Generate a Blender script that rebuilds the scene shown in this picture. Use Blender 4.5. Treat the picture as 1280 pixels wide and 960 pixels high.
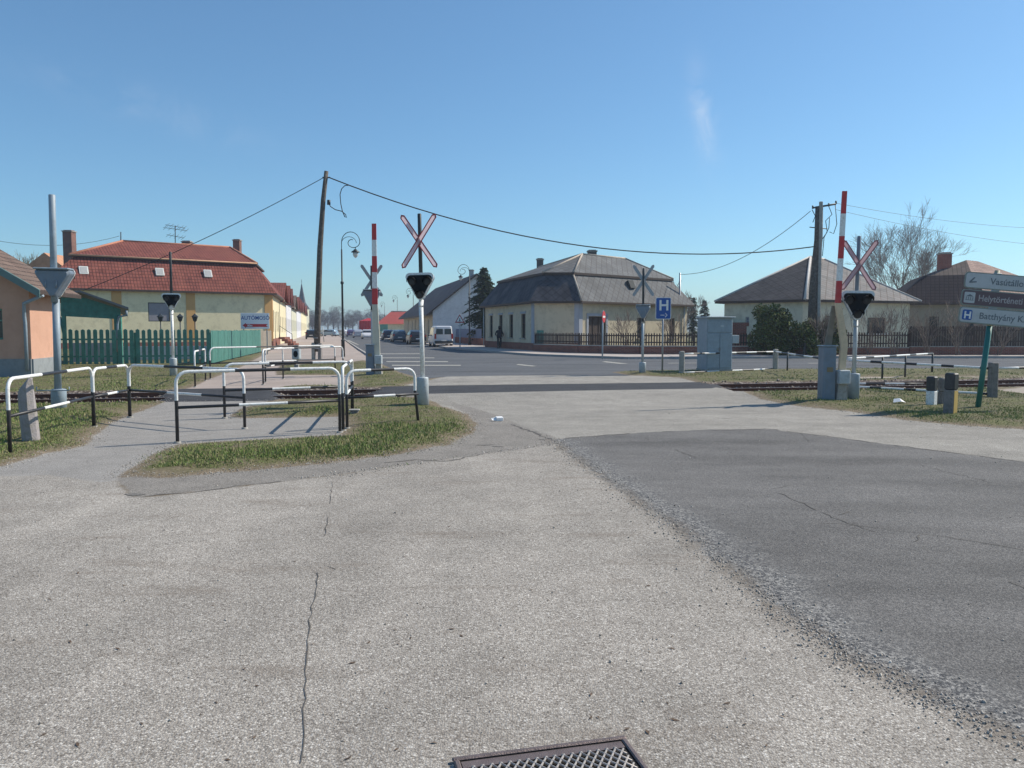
import bpy, math, random
import numpy as np
from mathutils import Vector, Matrix
R = math.radians
rnd = random.Random(7)
scene = bpy.context.scene
for o in list(bpy.data.objects): bpy.data.objects.remove(o)
COL = scene.collection

# ------------------------------------------------------------------ camera, sky, sun
F = 1000.0; CX, CY = 640.0, 480.0; HZ = 411.0; CAMH = 1.6
TH = math.atan((CY-HZ)/F)
cam = bpy.data.cameras.new('camera'); co = bpy.data.objects.new('camera', cam); COL.objects.link(co)
co.location = (0, 0, CAMH); co.rotation_euler = (math.pi/2-TH, 0, 0)
cam.sensor_width = 36; cam.lens = F/1280*36; cam.clip_start = .05; cam.clip_end = 8000
scene.camera = co
SUN_AZ = math.atan2(.93, .37)      # from +Y towards +X
SUN_EL = R(42)
world = bpy.data.worlds.new('World'); scene.world = world; world.use_nodes = True
wt = world.node_tree; wt.nodes.clear()
wo = wt.nodes.new('ShaderNodeOutputWorld'); bg = wt.nodes.new('ShaderNodeBackground')
sky = wt.nodes.new('ShaderNodeTexSky'); sky.sky_type = 'NISHITA'; sky.sun_disc = False
sky.sun_elevation = SUN_EL; sky.sun_rotation = SUN_AZ
sky.air_density = 1.0; sky.dust_density = 0.5; sky.ozone_density = 3.0; sky.altitude = 100
bg.inputs[1].default_value = 0.132
sun = bpy.data.lights.new('sun', 'SUN'); so = bpy.data.objects.new('sun', sun); COL.objects.link(so)
sun.energy = 4.9; sun.angle = R(.5); sun.color = (1, .925, .80)
sdir = Vector((math.sin(SUN_AZ)*math.cos(SUN_EL), math.cos(SUN_AZ)*math.cos(SUN_EL), math.sin(SUN_EL)))
so.rotation_euler = sdir.to_track_quat('Z', 'Y').to_euler()
scene.view_settings.view_transform = 'Standard'; scene.view_settings.look = 'None'
scene.view_settings.gamma = 1; scene.view_settings.exposure = 0.10; scene.view_settings.use_curve_mapping = False

# ------------------------------------------------------------------ pixel helpers (photo pixels -> points of the place)
def ray(px, py):
    x = (px-CX)/F; y = (CY-py)/F
    return Vector((x, math.cos(TH)+y*math.sin(TH), -math.sin(TH)+y*math.cos(TH)))
def G(px, py, z=0.0):
    d = ray(px, py); t = (z-CAMH)/d.z
    return Vector((d.x*t, d.y*t, z))
def AT(px, py, Y):
    d = ray(px, py); t = Y/d.y
    return Vector((d.x*t, Y, CAMH+d.z*t))
def ZAT(py, Y): return AT(640, py, Y).z
def XAT(px, Y, py=411): return AT(px, py, Y).x

# sky clouds: two faint wisps high in the air
def dirn(px, py): return ray(px, py).normalized()
def wn(t, **k):
    n = wt.nodes.new(t)
    for a, v in k.items(): setattr(n, a, v)
    return n
tc = wn('ShaderNodeTexCoord')
tint = wn('ShaderNodeMix', data_type='RGBA', blend_type='MULTIPLY'); tint.inputs[0].default_value = 1; wt.links.new(sky.outputs[0], tint.inputs[6]); tint.inputs[7].default_value = (.66, .905, .995, 1)
veil = wn('ShaderNodeMix', data_type='RGBA'); veil.inputs[0].default_value = .10; wt.links.new(tint.outputs[2], veil.inputs[6]); veil.inputs[7].default_value = (1.45, 2.42, 3.75, 1)
cur = veil.outputs[2]
noi = wn('ShaderNodeTexNoise'); noi.inputs['Scale'].default_value = 22; noi.inputs['Detail'].default_value = 7; noi.inputs['Roughness'].default_value = .62; noi.inputs['Distortion'].default_value = .9
wt.links.new(tc.outputs['Generated'], noi.inputs['Vector'])
def wisp(cur, px, py, ang, su, sv, amt):
    c = dirn(px, py); r = Vector((1, 0, 0)); r = (r-c*r.dot(c)).normalized(); u = r.cross(c).normalized()
    a = r*math.cos(ang)+u*math.sin(ang); b = -r*math.sin(ang)+u*math.cos(ang)
    outs = []
    for ax, s in ((a, su), (b, sv)):
        d = wn('ShaderNodeVectorMath', operation='DOT_PRODUCT'); d.inputs[1].default_value = ax; wt.links.new(tc.outputs['Generated'], d.inputs[0])
        m = wn('ShaderNodeMath', operation='MULTIPLY'); m.inputs[1].default_value = 1/s; wt.links.new(d.outputs['Value'], m.inputs[0])
        p = wn('ShaderNodeMath', operation='MULTIPLY'); wt.links.new(m.outputs[0], p.inputs[0]); wt.links.new(m.outputs[0], p.inputs[1]); outs.append(p)
    s = wn('ShaderNodeMath', operation='ADD'); wt.links.new(outs[0].outputs[0], s.inputs[0]); wt.links.new(outs[1].outputs[0], s.inputs[1])
    e = wn('ShaderNodeMath', operation='MULTIPLY'); e.inputs[1].default_value = -1; wt.links.new(s.outputs[0], e.inputs[0])
    x = wn('ShaderNodeMath', operation='EXPONENT'); wt.links.new(e.outputs[0], x.inputs[0])
    f = wn('ShaderNodeVectorMath', operation='DOT_PRODUCT'); f.inputs[1].default_value = c; wt.links.new(tc.outputs['Generated'], f.inputs[0])
    g = wn('ShaderNodeMath', operation='GREATER_THAN'); g.inputs[1].default_value = 0; wt.links.new(f.outputs['Value'], g.inputs[0])
    mr = wn('ShaderNodeMapRange'); mr.inputs['From Min'].default_value = .38; mr.inputs['From Max'].default_value = .72; mr.inputs['To Max'].default_value = amt*.45
    wt.links.new(noi.outputs['Fac'], mr.inputs['Value'])
    k = wn('ShaderNodeMath', operation='MULTIPLY'); wt.links.new(x.outputs[0], k.inputs[0]); wt.links.new(mr.outputs[0], k.inputs[1])
    k2 = wn('ShaderNodeMath', operation='MULTIPLY'); wt.links.new(k.outputs[0], k2.inputs[0]); wt.links.new(g.outputs[0], k2.inputs[1])
    mx = wn('ShaderNodeMix', data_type='RGBA'); wt.links.new(k2.outputs[0], mx.inputs[0]); wt.links.new(cur, mx.inputs[6]); mx.inputs[7].default_value = (6.6, 6.7, 7.0, 1)
    return mx.outputs[2]
cur = wisp(cur, 880, 150, R(104), .046, .012, .8)
cur = wisp(cur, 195, 136, R(-18), .10, .018, .22)
wt.links.new(cur, bg.inputs[0]); wt.links.new(bg.outputs[0], wo.inputs[0])

# ------------------------------------------------------------------ materials
MATS = {}
def newmat(name):
    m = bpy.data.materials.new(name); m.use_nodes = True
    nt = m.node_tree; b = nt.nodes['Principled BSDF']; MATS[name] = m
    return m, nt, b
def nd(nt, t, ins=None, **k):
    n = nt.nodes.new(t)
    for a, v in k.items(): setattr(n, a, v)
    for a, v in (ins or {}).items():
        if hasattr(v, 'is_linked') or isinstance(v, bpy.types.NodeSocket): nt.links.new(v, n.inputs[a])
        else: n.inputs[a].default_value = v
    return n
def math_(nt, op, a, b=0.0, clamp=False):
    n = nt.nodes.new('ShaderNodeMath'); n.operation = op; n.use_clamp = clamp
    for i, v in ((0, a), (1, b)):
        if isinstance(v, bpy.types.NodeSocket): nt.links.new(v, n.inputs[i])
        else: n.inputs[i].default_value = v
    return n.outputs[0]
def mix_(nt, f, a, b, blend='MIX'):
    n = nt.nodes.new('ShaderNodeMix'); n.data_type = 'RGBA'; n.blend_type = blend
    for i, v in ((0, f), (6, a), (7, b)):
        if isinstance(v, bpy.types.NodeSocket): nt.links.new(v, n.inputs[i])
        else: n.inputs[i].default_value = v if i == 0 else (v[0], v[1], v[2], 1)
    return n.outputs[2]
def ramp_(nt, f, pts):
    n = nt.nodes.new('ShaderNodeValToRGB'); nt.links.new(f, n.inputs[0])
    e = n.color_ramp.elements
    while len(e) < len(pts): e.new(.5)
    for i, (p, c) in enumerate(pts):
        e[i].position = p; c = (c, c, c) if isinstance(c, (int, float)) else c; e[i].color = (c[0], c[1], c[2], 1)
    return n.outputs[0]
def noise_(nt, vec, scale, detail=4, rough=.55):
    n = nd(nt, 'ShaderNodeTexNoise', {'Vector': vec, 'Scale': scale, 'Detail': detail, 'Roughness': rough}); return n.outputs['Fac']
def bump_(nt, b, h, strength=.4, dist=.02):
    n = nd(nt, 'ShaderNodeBump', {'Height': h, 'Strength': strength, 'Distance': dist}); nt.links.new(n.outputs[0], b.inputs['Normal'])
def surf(name, col, rough=.7, metal=0, var=.12, scale=3.0, dirt=None, dirt_amt=0.0, bump=0.0, spec=.5):
    """painted / plain surface with noise variation, optional blotchy dirt"""
    m, nt, b = newmat(name)
    t = nd(nt, 'ShaderNodeTexCoord').outputs['Object']
    n = noise_(nt, t, scale, 5, .6)
    c = mix_(nt, 1.0, col, ramp_(nt, n, [(.25, 1-var), (.75, 1+var)]), 'MULTIPLY')
    if dirt:
        n2 = noise_(nt, t, scale*2.7, 7, .7)
        c = mix_(nt, math_(nt, 'MULTIPLY', ramp_(nt, n2, [(.48, 0), (.66, 1)]), dirt_amt), c, dirt)
    nt.links.new(c, b.inputs['Base Color']); b.inputs['Roughness'].default_value = rough; b.inputs['Metallic'].default_value = metal
    b.inputs['Specular IOR Level'].default_value = spec
    if bump: bump_(nt, b, noise_(nt, t, scale*9, 4), bump, .01)
    return m
def tiled(name, c1, c2, mortar, bw, bh, ms=.01, rot=0.0, rough=.85, bump=.5, offset=.5, blotch=None, blotch_amt=.4, bdist=.02):
    m, nt, b = newmat(name)
    uv = nd(nt, 'ShaderNodeUVMap').outputs[0]
    mp = nd(nt, 'ShaderNodeMapping', {'Vector': uv}); mp.inputs['Rotation'].default_value = (0, 0, rot)
    br = nd(nt, 'ShaderNodeTexBrick', {'Vector': mp.outputs[0], 'Scale': 1.0, 'Mortar Size': ms, 'Mortar Smooth': .3, 'Brick Width': bw, 'Row Height': bh, 'Bias': 0.0})
    br.offset = offset
    for k, v in (('Color1', c1), ('Color2', c2), ('Mortar', mortar)): br.inputs[k].default_value = (*v, 1)
    n = noise_(nt, uv, 1.1, 6, .65)
    c = mix_(nt, 1.0, br.outputs['Color'], ramp_(nt, n, [(.3, .78), (.7, 1.18)]), 'MULTIPLY')
    if blotch:
        n2 = noise_(nt, uv, .55, 8, .72)
        c = mix_(nt, math_(nt, 'MULTIPLY', ramp_(nt, n2, [(.45, 0), (.62, 1)]), blotch_amt), c, blotch)
    nt.links.new(c, b.inputs['Base Color']); b.inputs['Roughness'].default_value = rough; b.inputs['Specular IOR Level'].default_value = .15
    bump_(nt, b, math_(nt, 'SUBTRACT', 1.0, br.outputs['Fac']), bump, bdist)
    return m
def mixrand(name, cols, rough=.8, trans=0.0):
    """foliage: colour picked per separate leaf / blade"""
    m, nt, b = newmat(name)
    g = nd(nt, 'ShaderNodeNewGeometry').outputs['Random Per Island']
    pts = [(i/(len(cols)-1) if len(cols) > 1 else 0, c) for i, c in enumerate(cols)]
    c = ramp_(nt, g, pts)
    nt.links.new(c, b.inputs['Base Color']); b.inputs['Roughness'].default_value = rough; b.inputs['Specular IOR Level'].default_value = .25
    return m

m_black = surf('black paint', (.022, .022, .026), .45, var=.3, scale=8, dirt=(.09, .08, .07), dirt_amt=.35)
m_white = surf('white paint', (.80, .80, .78), .5, var=.06, scale=9, dirt=(.36, .27, .2), dirt_amt=.5, bump=.15)
m_red = surf('red reflective', (.52, .025, .03), .4, var=.12, scale=6, dirt=(.35, .12, .1), dirt_amt=.3)
m_redline = surf('dull red paint', (.33, .035, .04), .5, var=.15, scale=9)
m_pinkwhite = surf('pinkish worn white', (.82, .66, .68), .5, var=.05, scale=9, dirt=(.5, .36, .36), dirt_amt=.15)
def translucent(name, col, amt):
    m = surf(name, col, .5, var=.05, scale=9); nt = m.node_tree; b = nt.nodes['Principled BSDF']; out = nt.nodes['Material Output']
    tl = nd(nt, 'ShaderNodeBsdfTranslucent', {'Color': (*col, 1)}); mx = nd(nt, 'ShaderNodeMixShader', {0: amt, 1: b.outputs[0], 2: tl.outputs[0]}); nt.links.new(mx.outputs[0], out.inputs[0]); return m
m_pinkglow = translucent('translucent pinkish sheet', (.86, .66, .69), .62)
m_bluegrey = surf('blue grey metal paint', (.27, .33, .38), .5, var=.12, scale=5, dirt=(.2, .2, .18), dirt_amt=.35)
m_dkbluegrey = surf('dark blue grey paint', (.16, .20, .25), .5, var=.15, scale=5, dirt=(.2, .18, .15), dirt_amt=.3)
m_palegrey = surf('pale grey metal paint', (.42, .46, .48), .5, var=.1, scale=5, dirt=(.25, .22, .18), dirt_amt=.35)
m_galv = surf('galvanised steel', (.33, .34, .36), .45, .5, var=.15, scale=7)
m_darkmetal = surf('dark metal', (.035, .042, .045), .5, .3, var=.3, scale=7)
m_conc = surf('weathered concrete', (.36, .34, .31), .9, var=.2, scale=5, dirt=(.16, .15, .11), dirt_amt=.55, bump=.5)
m_concdk = surf('dark old concrete', (.22, .2, .19), .92, var=.25, scale=6, dirt=(.1, .095, .07), dirt_amt=.6, bump=.5)
m_wood = surf('old pole wood', (.085, .068, .055), .85, var=.35, scale=3, dirt=(.21, .19, .165), dirt_amt=.75, bump=.4)
m_tan = surf('yellowed fibreglass', (.66, .50, .33), .5, var=.08, scale=4, dirt=(.35, .28, .18), dirt_amt=.35)
m_lens = surf('dark grey lens', (.05, .05, .052), .55, var=.05, spec=.2)
m_lenslit = surf('white reflecting lens', (.8, .8, .78), .1, var=.05)
m_signblack = surf('matt black board', (.010, .012, .014), .8, var=.2, spec=.2)
m_glass = surf('dark window glass', (.02, .025, .03), .08, var=.2, scale=1)
m_glasspale = surf('skylight glass', (.45, .44, .42), .15, var=.1, scale=1)
m_green = surf('dark green paint', (.065, .235, .185), .6, var=.3, scale=4, dirt=(.12, .14, .11), dirt_amt=.35)
m_greenlit = surf('sea green board paint', (.055, .19, .155), .6, var=.2, scale=4, dirt=(.16, .24, .2), dirt_amt=.4)
m_tealpost = surf('teal post paint', (.015, .15, .125), .45, var=.15, scale=4)
m_greyboard = surf('bare grey boards', (.27, .23, .18), .85, var=.3, scale=4, dirt=(.14, .12, .1), dirt_amt=.5)
m_brownwood = surf('dark brown timber', (.055, .035, .026), .7, var=.3, scale=4)
m_yellowwall = surf('cream yellow render', (.74, .66, .44), .9, var=.06, scale=.6, dirt=(.45, .39, .25), dirt_amt=.5, bump=.15)
m_creamwall = surf('ochre cream render', (.58, .50, .36), .9, var=.08, scale=.7, dirt=(.33, .28, .19), dirt_amt=.5, bump=.15)
m_palewall = surf('pale lime render', (.60, .585, .45), .9, var=.08, scale=.7, dirt=(.33, .31, .22), dirt_amt=.5, bump=.15)
m_orangewall = surf('orange render', (.56, .33, .13), .9, var=.07, scale=.8, bump=.1)
m_pinkwall = surf('salmon render', (.58, .33, .23), .9, var=.08, scale=.8, dirt=(.4, .2, .13), dirt_amt=.3, bump=.15)
m_whitewall = surf('whitewashed rough render', (.66, .66, .67), .95, var=.1, scale=1.2, dirt=(.45, .44, .46), dirt_amt=.5, bump=.8)
m_plinth = surf('grey plinth render', (.26, .28, .29), .9, var=.12, scale=1.5, dirt=(.15, .15, .14), dirt_amt=.4)
m_greytrim = surf('grey trim paint', (.36, .38, .42), .85, var=.1, scale=2)
m_fascia = surf('green grey fascia paint', (.12, .19, .18), .6, var=.15, scale=2)
m_whitetrim = surf('white trim', (.7, .7, .66), .7, var=.06, scale=2)
m_mortar = surf('ridge mortar', (.42, .36, .30), .95, var=.2, scale=3)
m_chim = tiled('chimney brick', (.26, .10, .07), (.17, .075, .06), (.3, .26, .22), .25, .08, .012)
m_redbrick = tiled('red brick wall', (.30, .10, .065), (.21, .075, .055), (.28, .23, .2), .25, .08, .01)
m_redtile = tiled('red roof tiles', (.275, .090, .070), (.205, .070, .056), (.08, .03, .025), .24, .34, .028, bump=.9, offset=0, blotch=(.26, .10, .07), blotch_amt=.4, bdist=.04)
m_browntile = tiled('brown roof tiles', (.24, .165, .13), (.18, .125, .1), (.06, .045, .04), .24, .34, .03, bump=.9, offset=0, blotch=(.15, .12, .1), blotch_amt=.4, bdist=.04)
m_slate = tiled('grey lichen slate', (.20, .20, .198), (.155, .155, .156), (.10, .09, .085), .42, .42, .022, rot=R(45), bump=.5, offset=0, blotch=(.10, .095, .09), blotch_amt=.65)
m_slatedk = tiled('dark and shaded slate', (.085, .08, .09), (.06, .058, .068), (.03, .03, .035), .42, .42, .022, rot=R(45), bump=.5, offset=0, blotch=(.14, .135, .14), blotch_amt=.5)
m_slatepink = tiled('sunlit pinkish slate', (.27, .255, .24), (.205, .195, .185), (.14, .115, .10), .42, .42, .025, rot=R(45), bump=.5, offset=0, blotch=(.24, .19, .17), blotch_amt=.5)
m_ballast = mixrand('ballast stone', [(.10, .075, .06), (.2, .16, .13), (.32, .28, .24), (.14, .10, .08), (.4, .36, .32)])
m_rail = surf('rusty rail steel', (.14, .062, .04), .75, .2, var=.3, scale=6, dirt=(.07, .035, .025), dirt_amt=.6, bump=.3)
m_railtop = surf('worn rail head', (.32, .25, .21), .4, .6, var=.2, scale=6)
m_sleeper = surf('old sleeper', (.13, .10, .08), .9, var=.3, scale=6, bump=.4)
m_bark = surf('grey bark', (.12, .10, .09), .9, var=.25, scale=6)
m_twig = surf('bare twigs', (.20, .165, .15), .9, var=.2, scale=2)
m_twigfar = surf('distant bare twigs', (.13, .11, .10), .95, var=.2, scale=2)
m_shrubtwig = surf('tan bare shoots', (.20, .155, .125), .9, var=.25, scale=3)
m_conifer = mixrand('spruce needles', [(.025, .045, .022), (.045, .07, .032), (.085, .10, .045), (.03, .055, .028)])
m_shrub = mixrand('evergreen leaves', [(.035, .065, .018), (.075, .11, .026), (.15, .16, .04), (.05, .08, .022), (.13, .10, .04)])
m_grass = mixrand('grass blades', [(.13, .21, .045), (.32, .28, .14), (.09, .18, .03), (.15, .24, .05), (.40, .34, .19), (.17, .26, .065), (.26, .21, .11), (.11, .20, .035)])
m_tyre = surf('tyre rubber', (.02, .02, .02), .85)
m_rim = surf('wheel rim', (.4, .4, .42), .35, .8)
m_platew = surf('number plate', (.7, .7, .7), .4)
m_tail = surf('tail lamp', (.35, .01, .01), .2)
m_skin = surf('skin', (.5, .3, .22), .6)
m_cloth = surf('dark jacket cloth', (.018, .018, .024), .9)
m_jeans = surf('dark trousers cloth', (.03, .035, .05), .9)
m_hair = surf('dark hair', (.03, .02, .015), .8)
m_paper = surf('white paper', (.8, .8, .8), .7, var=.04)
m_signwhite = surf('grey white sign sheet', (.47, .48, .49), .5, var=.06, scale=3, dirt=(.35, .35, .33), dirt_amt=.3)
m_signbrown = surf('brown sign sheet', (.12, .075, .085), .5, var=.1, scale=3)
m_signblue = surf('blue sign sheet', (.015, .085, .33), .45, var=.06)
m_signletter = surf('dark letter vinyl', (.13, .15, .17), .5)
m_bluetext = surf('blue letter paint', (.02, .08, .3), .5)
m_castiron = surf('worn cast iron', (.19, .145, .135), .5, .5, var=.25, scale=20, dirt=(.2, .16, .13), dirt_amt=.4, bump=.3)
m_grateworn = surf('polished grate bars', (.42, .38, .35), .45, .4, var=.2, scale=30)
m_pit = surf('dark drain pit', (.015, .013, .012), .9)
m_sidewalk = surf('pinkish paving', (.44, .38, .34), .9, var=.12, scale=.8, dirt=(.33, .28, .25), dirt_amt=.4, bump=.2)
m_kerb = surf('concrete kerb', (.36, .34, .32), .9, var=.2, scale=3, bump=.3)
m_mark = surf('worn road paint', (.40, .38, .33), .8, var=.15, scale=5, dirt=(.17, .17, .18), dirt_amt=.9)
m_crack = surf('crack filler', (.10, .09, .08), .95, var=.3, scale=4)
m_cable = surf('black cable', (.012, .013, .016), .6)

# ------------------------------------------------------------------ mesh builder
class MB:
    def __init__(s): s.v = []; s.f = []; s.mi = []; s.sm = []
    def poly(s, pts, mi=0, smooth=False):
        n = len(s.v); s.v += [Vector(p) for p in pts]; s.f.append(list(range(n, n+len(pts)))); s.mi.append(mi); s.sm.append(smooth); return s
    def mesh(s, V, Fs, mi=0, smooth=False):
        n = len(s.v); s.v += [Vector(p) for p in V]
        for f in Fs: s.f.append([n+i for i in f]); s.mi.append(mi); s.sm.append(smooth)
        return s
    def box(s, c, size, rot=None, mi=0, bev=0.0):
        x, y, z = size[0]/2, size[1]/2, size[2]/2
        M = rot if rot is not None else Matrix.Identity(3)
        if isinstance(M, (int, float)): M = Matrix.Rotation(M, 3, 'Z')
        c = Vector(c)
        if bev <= 0:
            V = [c+M@Vector((a*x, b*y, d*z)) for a in (-1, 1) for b in (-1, 1) for d in (-1, 1)]
            s.mesh(V, [(0, 1, 3, 2), (4, 6, 7, 5), (0, 4, 5, 1), (2, 3, 7, 6), (0, 2, 6, 4), (1, 5, 7, 3)], mi)
        else:
            b_ = bev; rings = []
            for zz, ins in ((-z, b_), (-z+b_, 0), (z-b_, 0), (z, b_)):
                X, Y = x-ins, y-ins; k = b_ if ins == 0 else b_*.6
                rings.append([(-X+k, -Y), (X-k, -Y), (X, -Y+k), (X, Y-k), (X-k, Y), (-X+k, Y), (-X, Y-k), (-X, -Y+k)])
                rings[-1] = [c+M@Vector((p[0], p[1], zz)) for p in rings[-1]]
            V = sum(rings, []); Fs = []
            for r in range(3):
                for i in range(8): j = (i+1) % 8; Fs.append((r*8+i, r*8+j, r*8+8+j, r*8+8+i))
            Fs.append(tuple(range(7, -1, -1))); Fs.append(tuple(range(24, 32)))
            s.mesh(V, Fs, mi)
        return s
    def tube(s, pts, rad, n=8, caps=True, mis=None, smooth=True):
        pts = [Vector(p) for p in pts]
        rad = rad if isinstance(rad, (list, tuple)) else [rad]*len(pts)
        base = len(s.v); prev = None
        for i, p in enumerate(pts):
            t = (pts[min(i+1, len(pts)-1)]-pts[max(i-1, 0)]).normalized()
            if prev is None:
                a = Vector((0, 0, 1)) if abs(t.z) < .9 else Vector((1, 0, 0)); u = t.cross(a).normalized()
            else: u = (prev-t*prev.dot(t)).normalized()
            prev = u; w = t.cross(u)
            for k in range(n):
                q = 2*math.pi*k/n; s.v.append(p+(u*math.cos(q)+w*math.sin(q))*rad[i])
        for i in range(len(pts)-1):
            for k in range(n):
                j = (k+1) % n; s.f.append([base+i*n+k, base+i*n+j, base+(i+1)*n+j, base+(i+1)*n+k])
                s.mi.append(mis[i] if mis else 0); s.sm.append(smooth)
        if caps:
            s.f.append([base+k for k in range(n-1, -1, -1)]); s.mi.append(mis[0] if mis else 0); s.sm.append(False)
            e = base+(len(pts)-1)*n; s.f.append([e+k for k in range(n)]); s.mi.append(mis[-1] if mis else 0); s.sm.append(False)
        return s
    def prism(s, outline, y0, y1, mi=0, M=None, off=(0, 0, 0)):
        """outline in XZ, extruded along Y"""
        off = Vector(off); M = M or Matrix.Identity(3); n = len(outline)
        a = [off+M@Vector((x, y0, z)) for x, z in outline]; b = [off+M@Vector((x, y1, z)) for x, z in outline]
        Fs = [tuple(range(n)), tuple(range(2*n-1, n-1, -1))]
        for i in range(n): j = (i+1) % n; Fs.append((j, i, n+i, n+j))
        return s.mesh(a+b, Fs, mi)
    def slab(s, outline, z0, z1, mi=0):
        """outline in XY, extruded along Z"""
        n = len(outline); a = [Vector((p[0], p[1], z0)) for p in outline]; b = [Vector((p[0], p[1], z1)) for p in outline]
        ar = sum(outline[i][0]*outline[(i+1) % n][1]-outline[(i+1) % n][0]*outline[i][1] for i in range(n))
        Fs = [tuple(range(n-1, -1, -1)), tuple(range(n, 2*n))]
        for i in range(n): j = (i+1) % n; Fs.append((i, j, n+j, n+i))
        if ar < 0: Fs = [f[::-1] for f in Fs]
        return s.mesh(a+b, Fs, mi)
    def pieces(s):
        par = list(range(len(s.v)))
        def find(a):
            while par[a] != a: par[a] = par[par[a]]; a = par[a]
            return a
        for f in s.f:
            r0 = find(f[0])
            for i in f[1:]: par[find(i)] = r0
        groups = {}
        for k, f in enumerate(s.f): groups.setdefault(find(f[0]), []).append(k)
        out = []
        for ks in groups.values():
            ids = sorted({i for k in ks for i in s.f[k]}); mp = {i: j for j, i in enumerate(ids)}; m = MB()
            m.v = [s.v[i] for i in ids]; m.f = [[mp[i] for i in s.f[k]] for k in ks]; m.mi = [s.mi[k] for k in ks]; m.sm = [s.sm[k] for k in ks]; out.append(m)
        return out
    def split(s, name, mat, parent=None, world=False):
        return [p.build(name, mat, parent, world) for p in s.pieces()]
    def build(s, name, mat, parent=None, world=False):
        me = bpy.data.meshes.new(name)
        off = Vector(parent.location) if (world and parent) else Vector((0, 0, 0))
        me.from_pydata([tuple(p-off) for p in s.v], [], s.f)
        for m in (mat if isinstance(mat, (list, tuple)) else [mat]): me.materials.append(m)
        me.polygons.foreach_set('material_index', s.mi); me.polygons.foreach_set('use_smooth', s.sm)
        uv = me.uv_layers.new(name='UVMap'); dat = np.zeros(len(me.loops)*2, dtype=np.float32)
        for p in me.polygons:
            nn = p.normal
            t = Vector((0, 0, 1)).cross(nn)
            t = t.normalized() if t.length > .05 else Vector((1, 0, 0))
            b = nn.cross(t)
            for li in p.loop_indices:
                c = me.vertices[me.loops[li].vertex_index].co
                dat[li*2] = c.dot(t); dat[li*2+1] = c.dot(b)
        uv.data.foreach_set('uv', dat)
        me.update()
        o = bpy.data.objects.new(name, me); COL.objects.link(o)
        if parent: o.parent = parent
        return o
def tag(o, label=None, cat=None, group=None, kind=None):
    for k, v in (('label', label), ('category', cat), ('group', group), ('kind', kind)):
        if v: o[k] = v
    return o
def thing(name, label, cat, loc=(0, 0, 0), rot=0, group=None):
    o = bpy.data.objects.new(name, None); COL.objects.link(o); o.empty_display_size = .2
    o.location = Vector(loc); o.rotation_euler = (0, 0, rot) if isinstance(rot, (int, float)) else rot
    return tag(o, label, cat, group)
def children(o): return [c for c in bpy.data.objects if c.parent == o]
def copy_tree(o, parent=None):
    c = o.copy(); COL.objects.link(c)
    if parent: c.parent = parent
    for ch in children(o):
        if ch is not c: copy_tree(ch, c)
    return c
def structure(name, mb, mat): return tag(mb.build(name, mat), kind='structure')
def lerp(a, b, t): return a+(b-a)*t

# value noise in numpy
def vnoise(x, y, sc, seed=0):
    x = x*sc; y = y*sc; xi = np.floor(x).astype(np.int64); yi = np.floor(y).astype(np.int64); fx = x-xi; fy = y-yi
    fx = fx*fx*(3-2*fx); fy = fy*fy*(3-2*fy)
    def h(a, b):
        n = (a*374761393+b*668265263+seed*1442695041) & 0xffffffff; n = ((n ^ (n >> 13))*1274126177) & 0xffffffff
        return ((n ^ (n >> 16)) & 0xffff)/65535.0
    return (h(xi, yi)*(1-fx)+h(xi+1, yi)*fx)*(1-fy)+(h(xi, yi+1)*(1-fx)+h(xi+1, yi+1)*fx)*fy

# ------------------------------------------------------------------ ground
def gp(pts): return [(G(a, b).x, G(a, b).y) for a, b in pts]
def sdf(P, poly):
    x, y = P; d = np.full(x.shape, 1e9); inside = np.zeros(x.shape, bool); n = len(poly)
    for i in range(n):
        ax, ay = poly[i]; bx, by = poly[(i+1) % n]; ex, ey = bx-ax, by-ay
        L = ex*ex+ey*ey+1e-12; t = np.clip(((x-ax)*ex+(y-ay)*ey)/L, 0, 1)
        d = np.minimum(d, (x-ax-t*ex)**2+(y-ay-t*ey)**2)
        c = ((ay > y) != (by > y)) & (x < ex*(y-ay)/(ey if abs(ey) > 1e-12 else 1e-12)+ax); inside ^= c
    d = np.sqrt(d); return np.where(inside, d, -d)
def sdl(P, line):
    x, y = P; d = np.full(x.shape, 1e9)
    for i in range(len(line)-1):
        ax, ay = line[i]; bx, by = line[i+1]; ex, ey = bx-ax, by-ay
        L = ex*ex+ey*ey+1e-12; t = np.clip(((x-ax)*ex+(y-ay)*ey)/L, 0, 1)
        d = np.minimum(d, (x-ax-t*ex)**2+(y-ay-t*ey)**2)
    return np.sqrt(d)
edge_left = [(690, 549), (730, 580), (800, 630), (870, 680), (940, 735), (1005, 785), (1060, 825), (1160, 870), (1280, 930)]
POLY = {}
POLY['chip'] = [(-40, -8), (-40, 9.0)] + gp([(-250, 606), (0, 586), (60, 578), (110, 566), (150, 592), (148, 600), (165, 622), (250, 614), (430, 592), (600, 566), (690, 552), (760, 560), (1280, 640)]) + [(30, 9), (30, -8)]
POLY['patch'] = gp([(140, 592), (150, 607), (167, 623), (250, 614), (430, 592), (560, 574), (640, 563), (705, 553), (690, 545), (640, 527), (610, 515), (585, 508), (560, 504), (585, 518), (596, 530), (592, 541), (560, 556), (480, 571), (400, 580), (300, 589), (200, 598)])
POLY['road'] = gp(edge_left) + [(9, 2.2), (30, -3), (40, 5)] + gp([(1700, 636), (1280, 577), (1160, 562), (1060, 549), (1000, 541), (960, 536), (880, 537), (800, 541)])
POLY['pale'] = gp([(475, 499), (535, 503), (560, 510), (585, 518), (640, 534), (692, 552), (800, 546), (960, 541), (1060, 555), (1280, 583), (1700, 645), (2400, 720), (2400, 640), (1700, 570), (1280, 537), (1200, 532), (1130, 525), (1060, 514), (1000, 508), (960, 501), (925, 494), (890, 486), (700, 492), (520, 496)])
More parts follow.
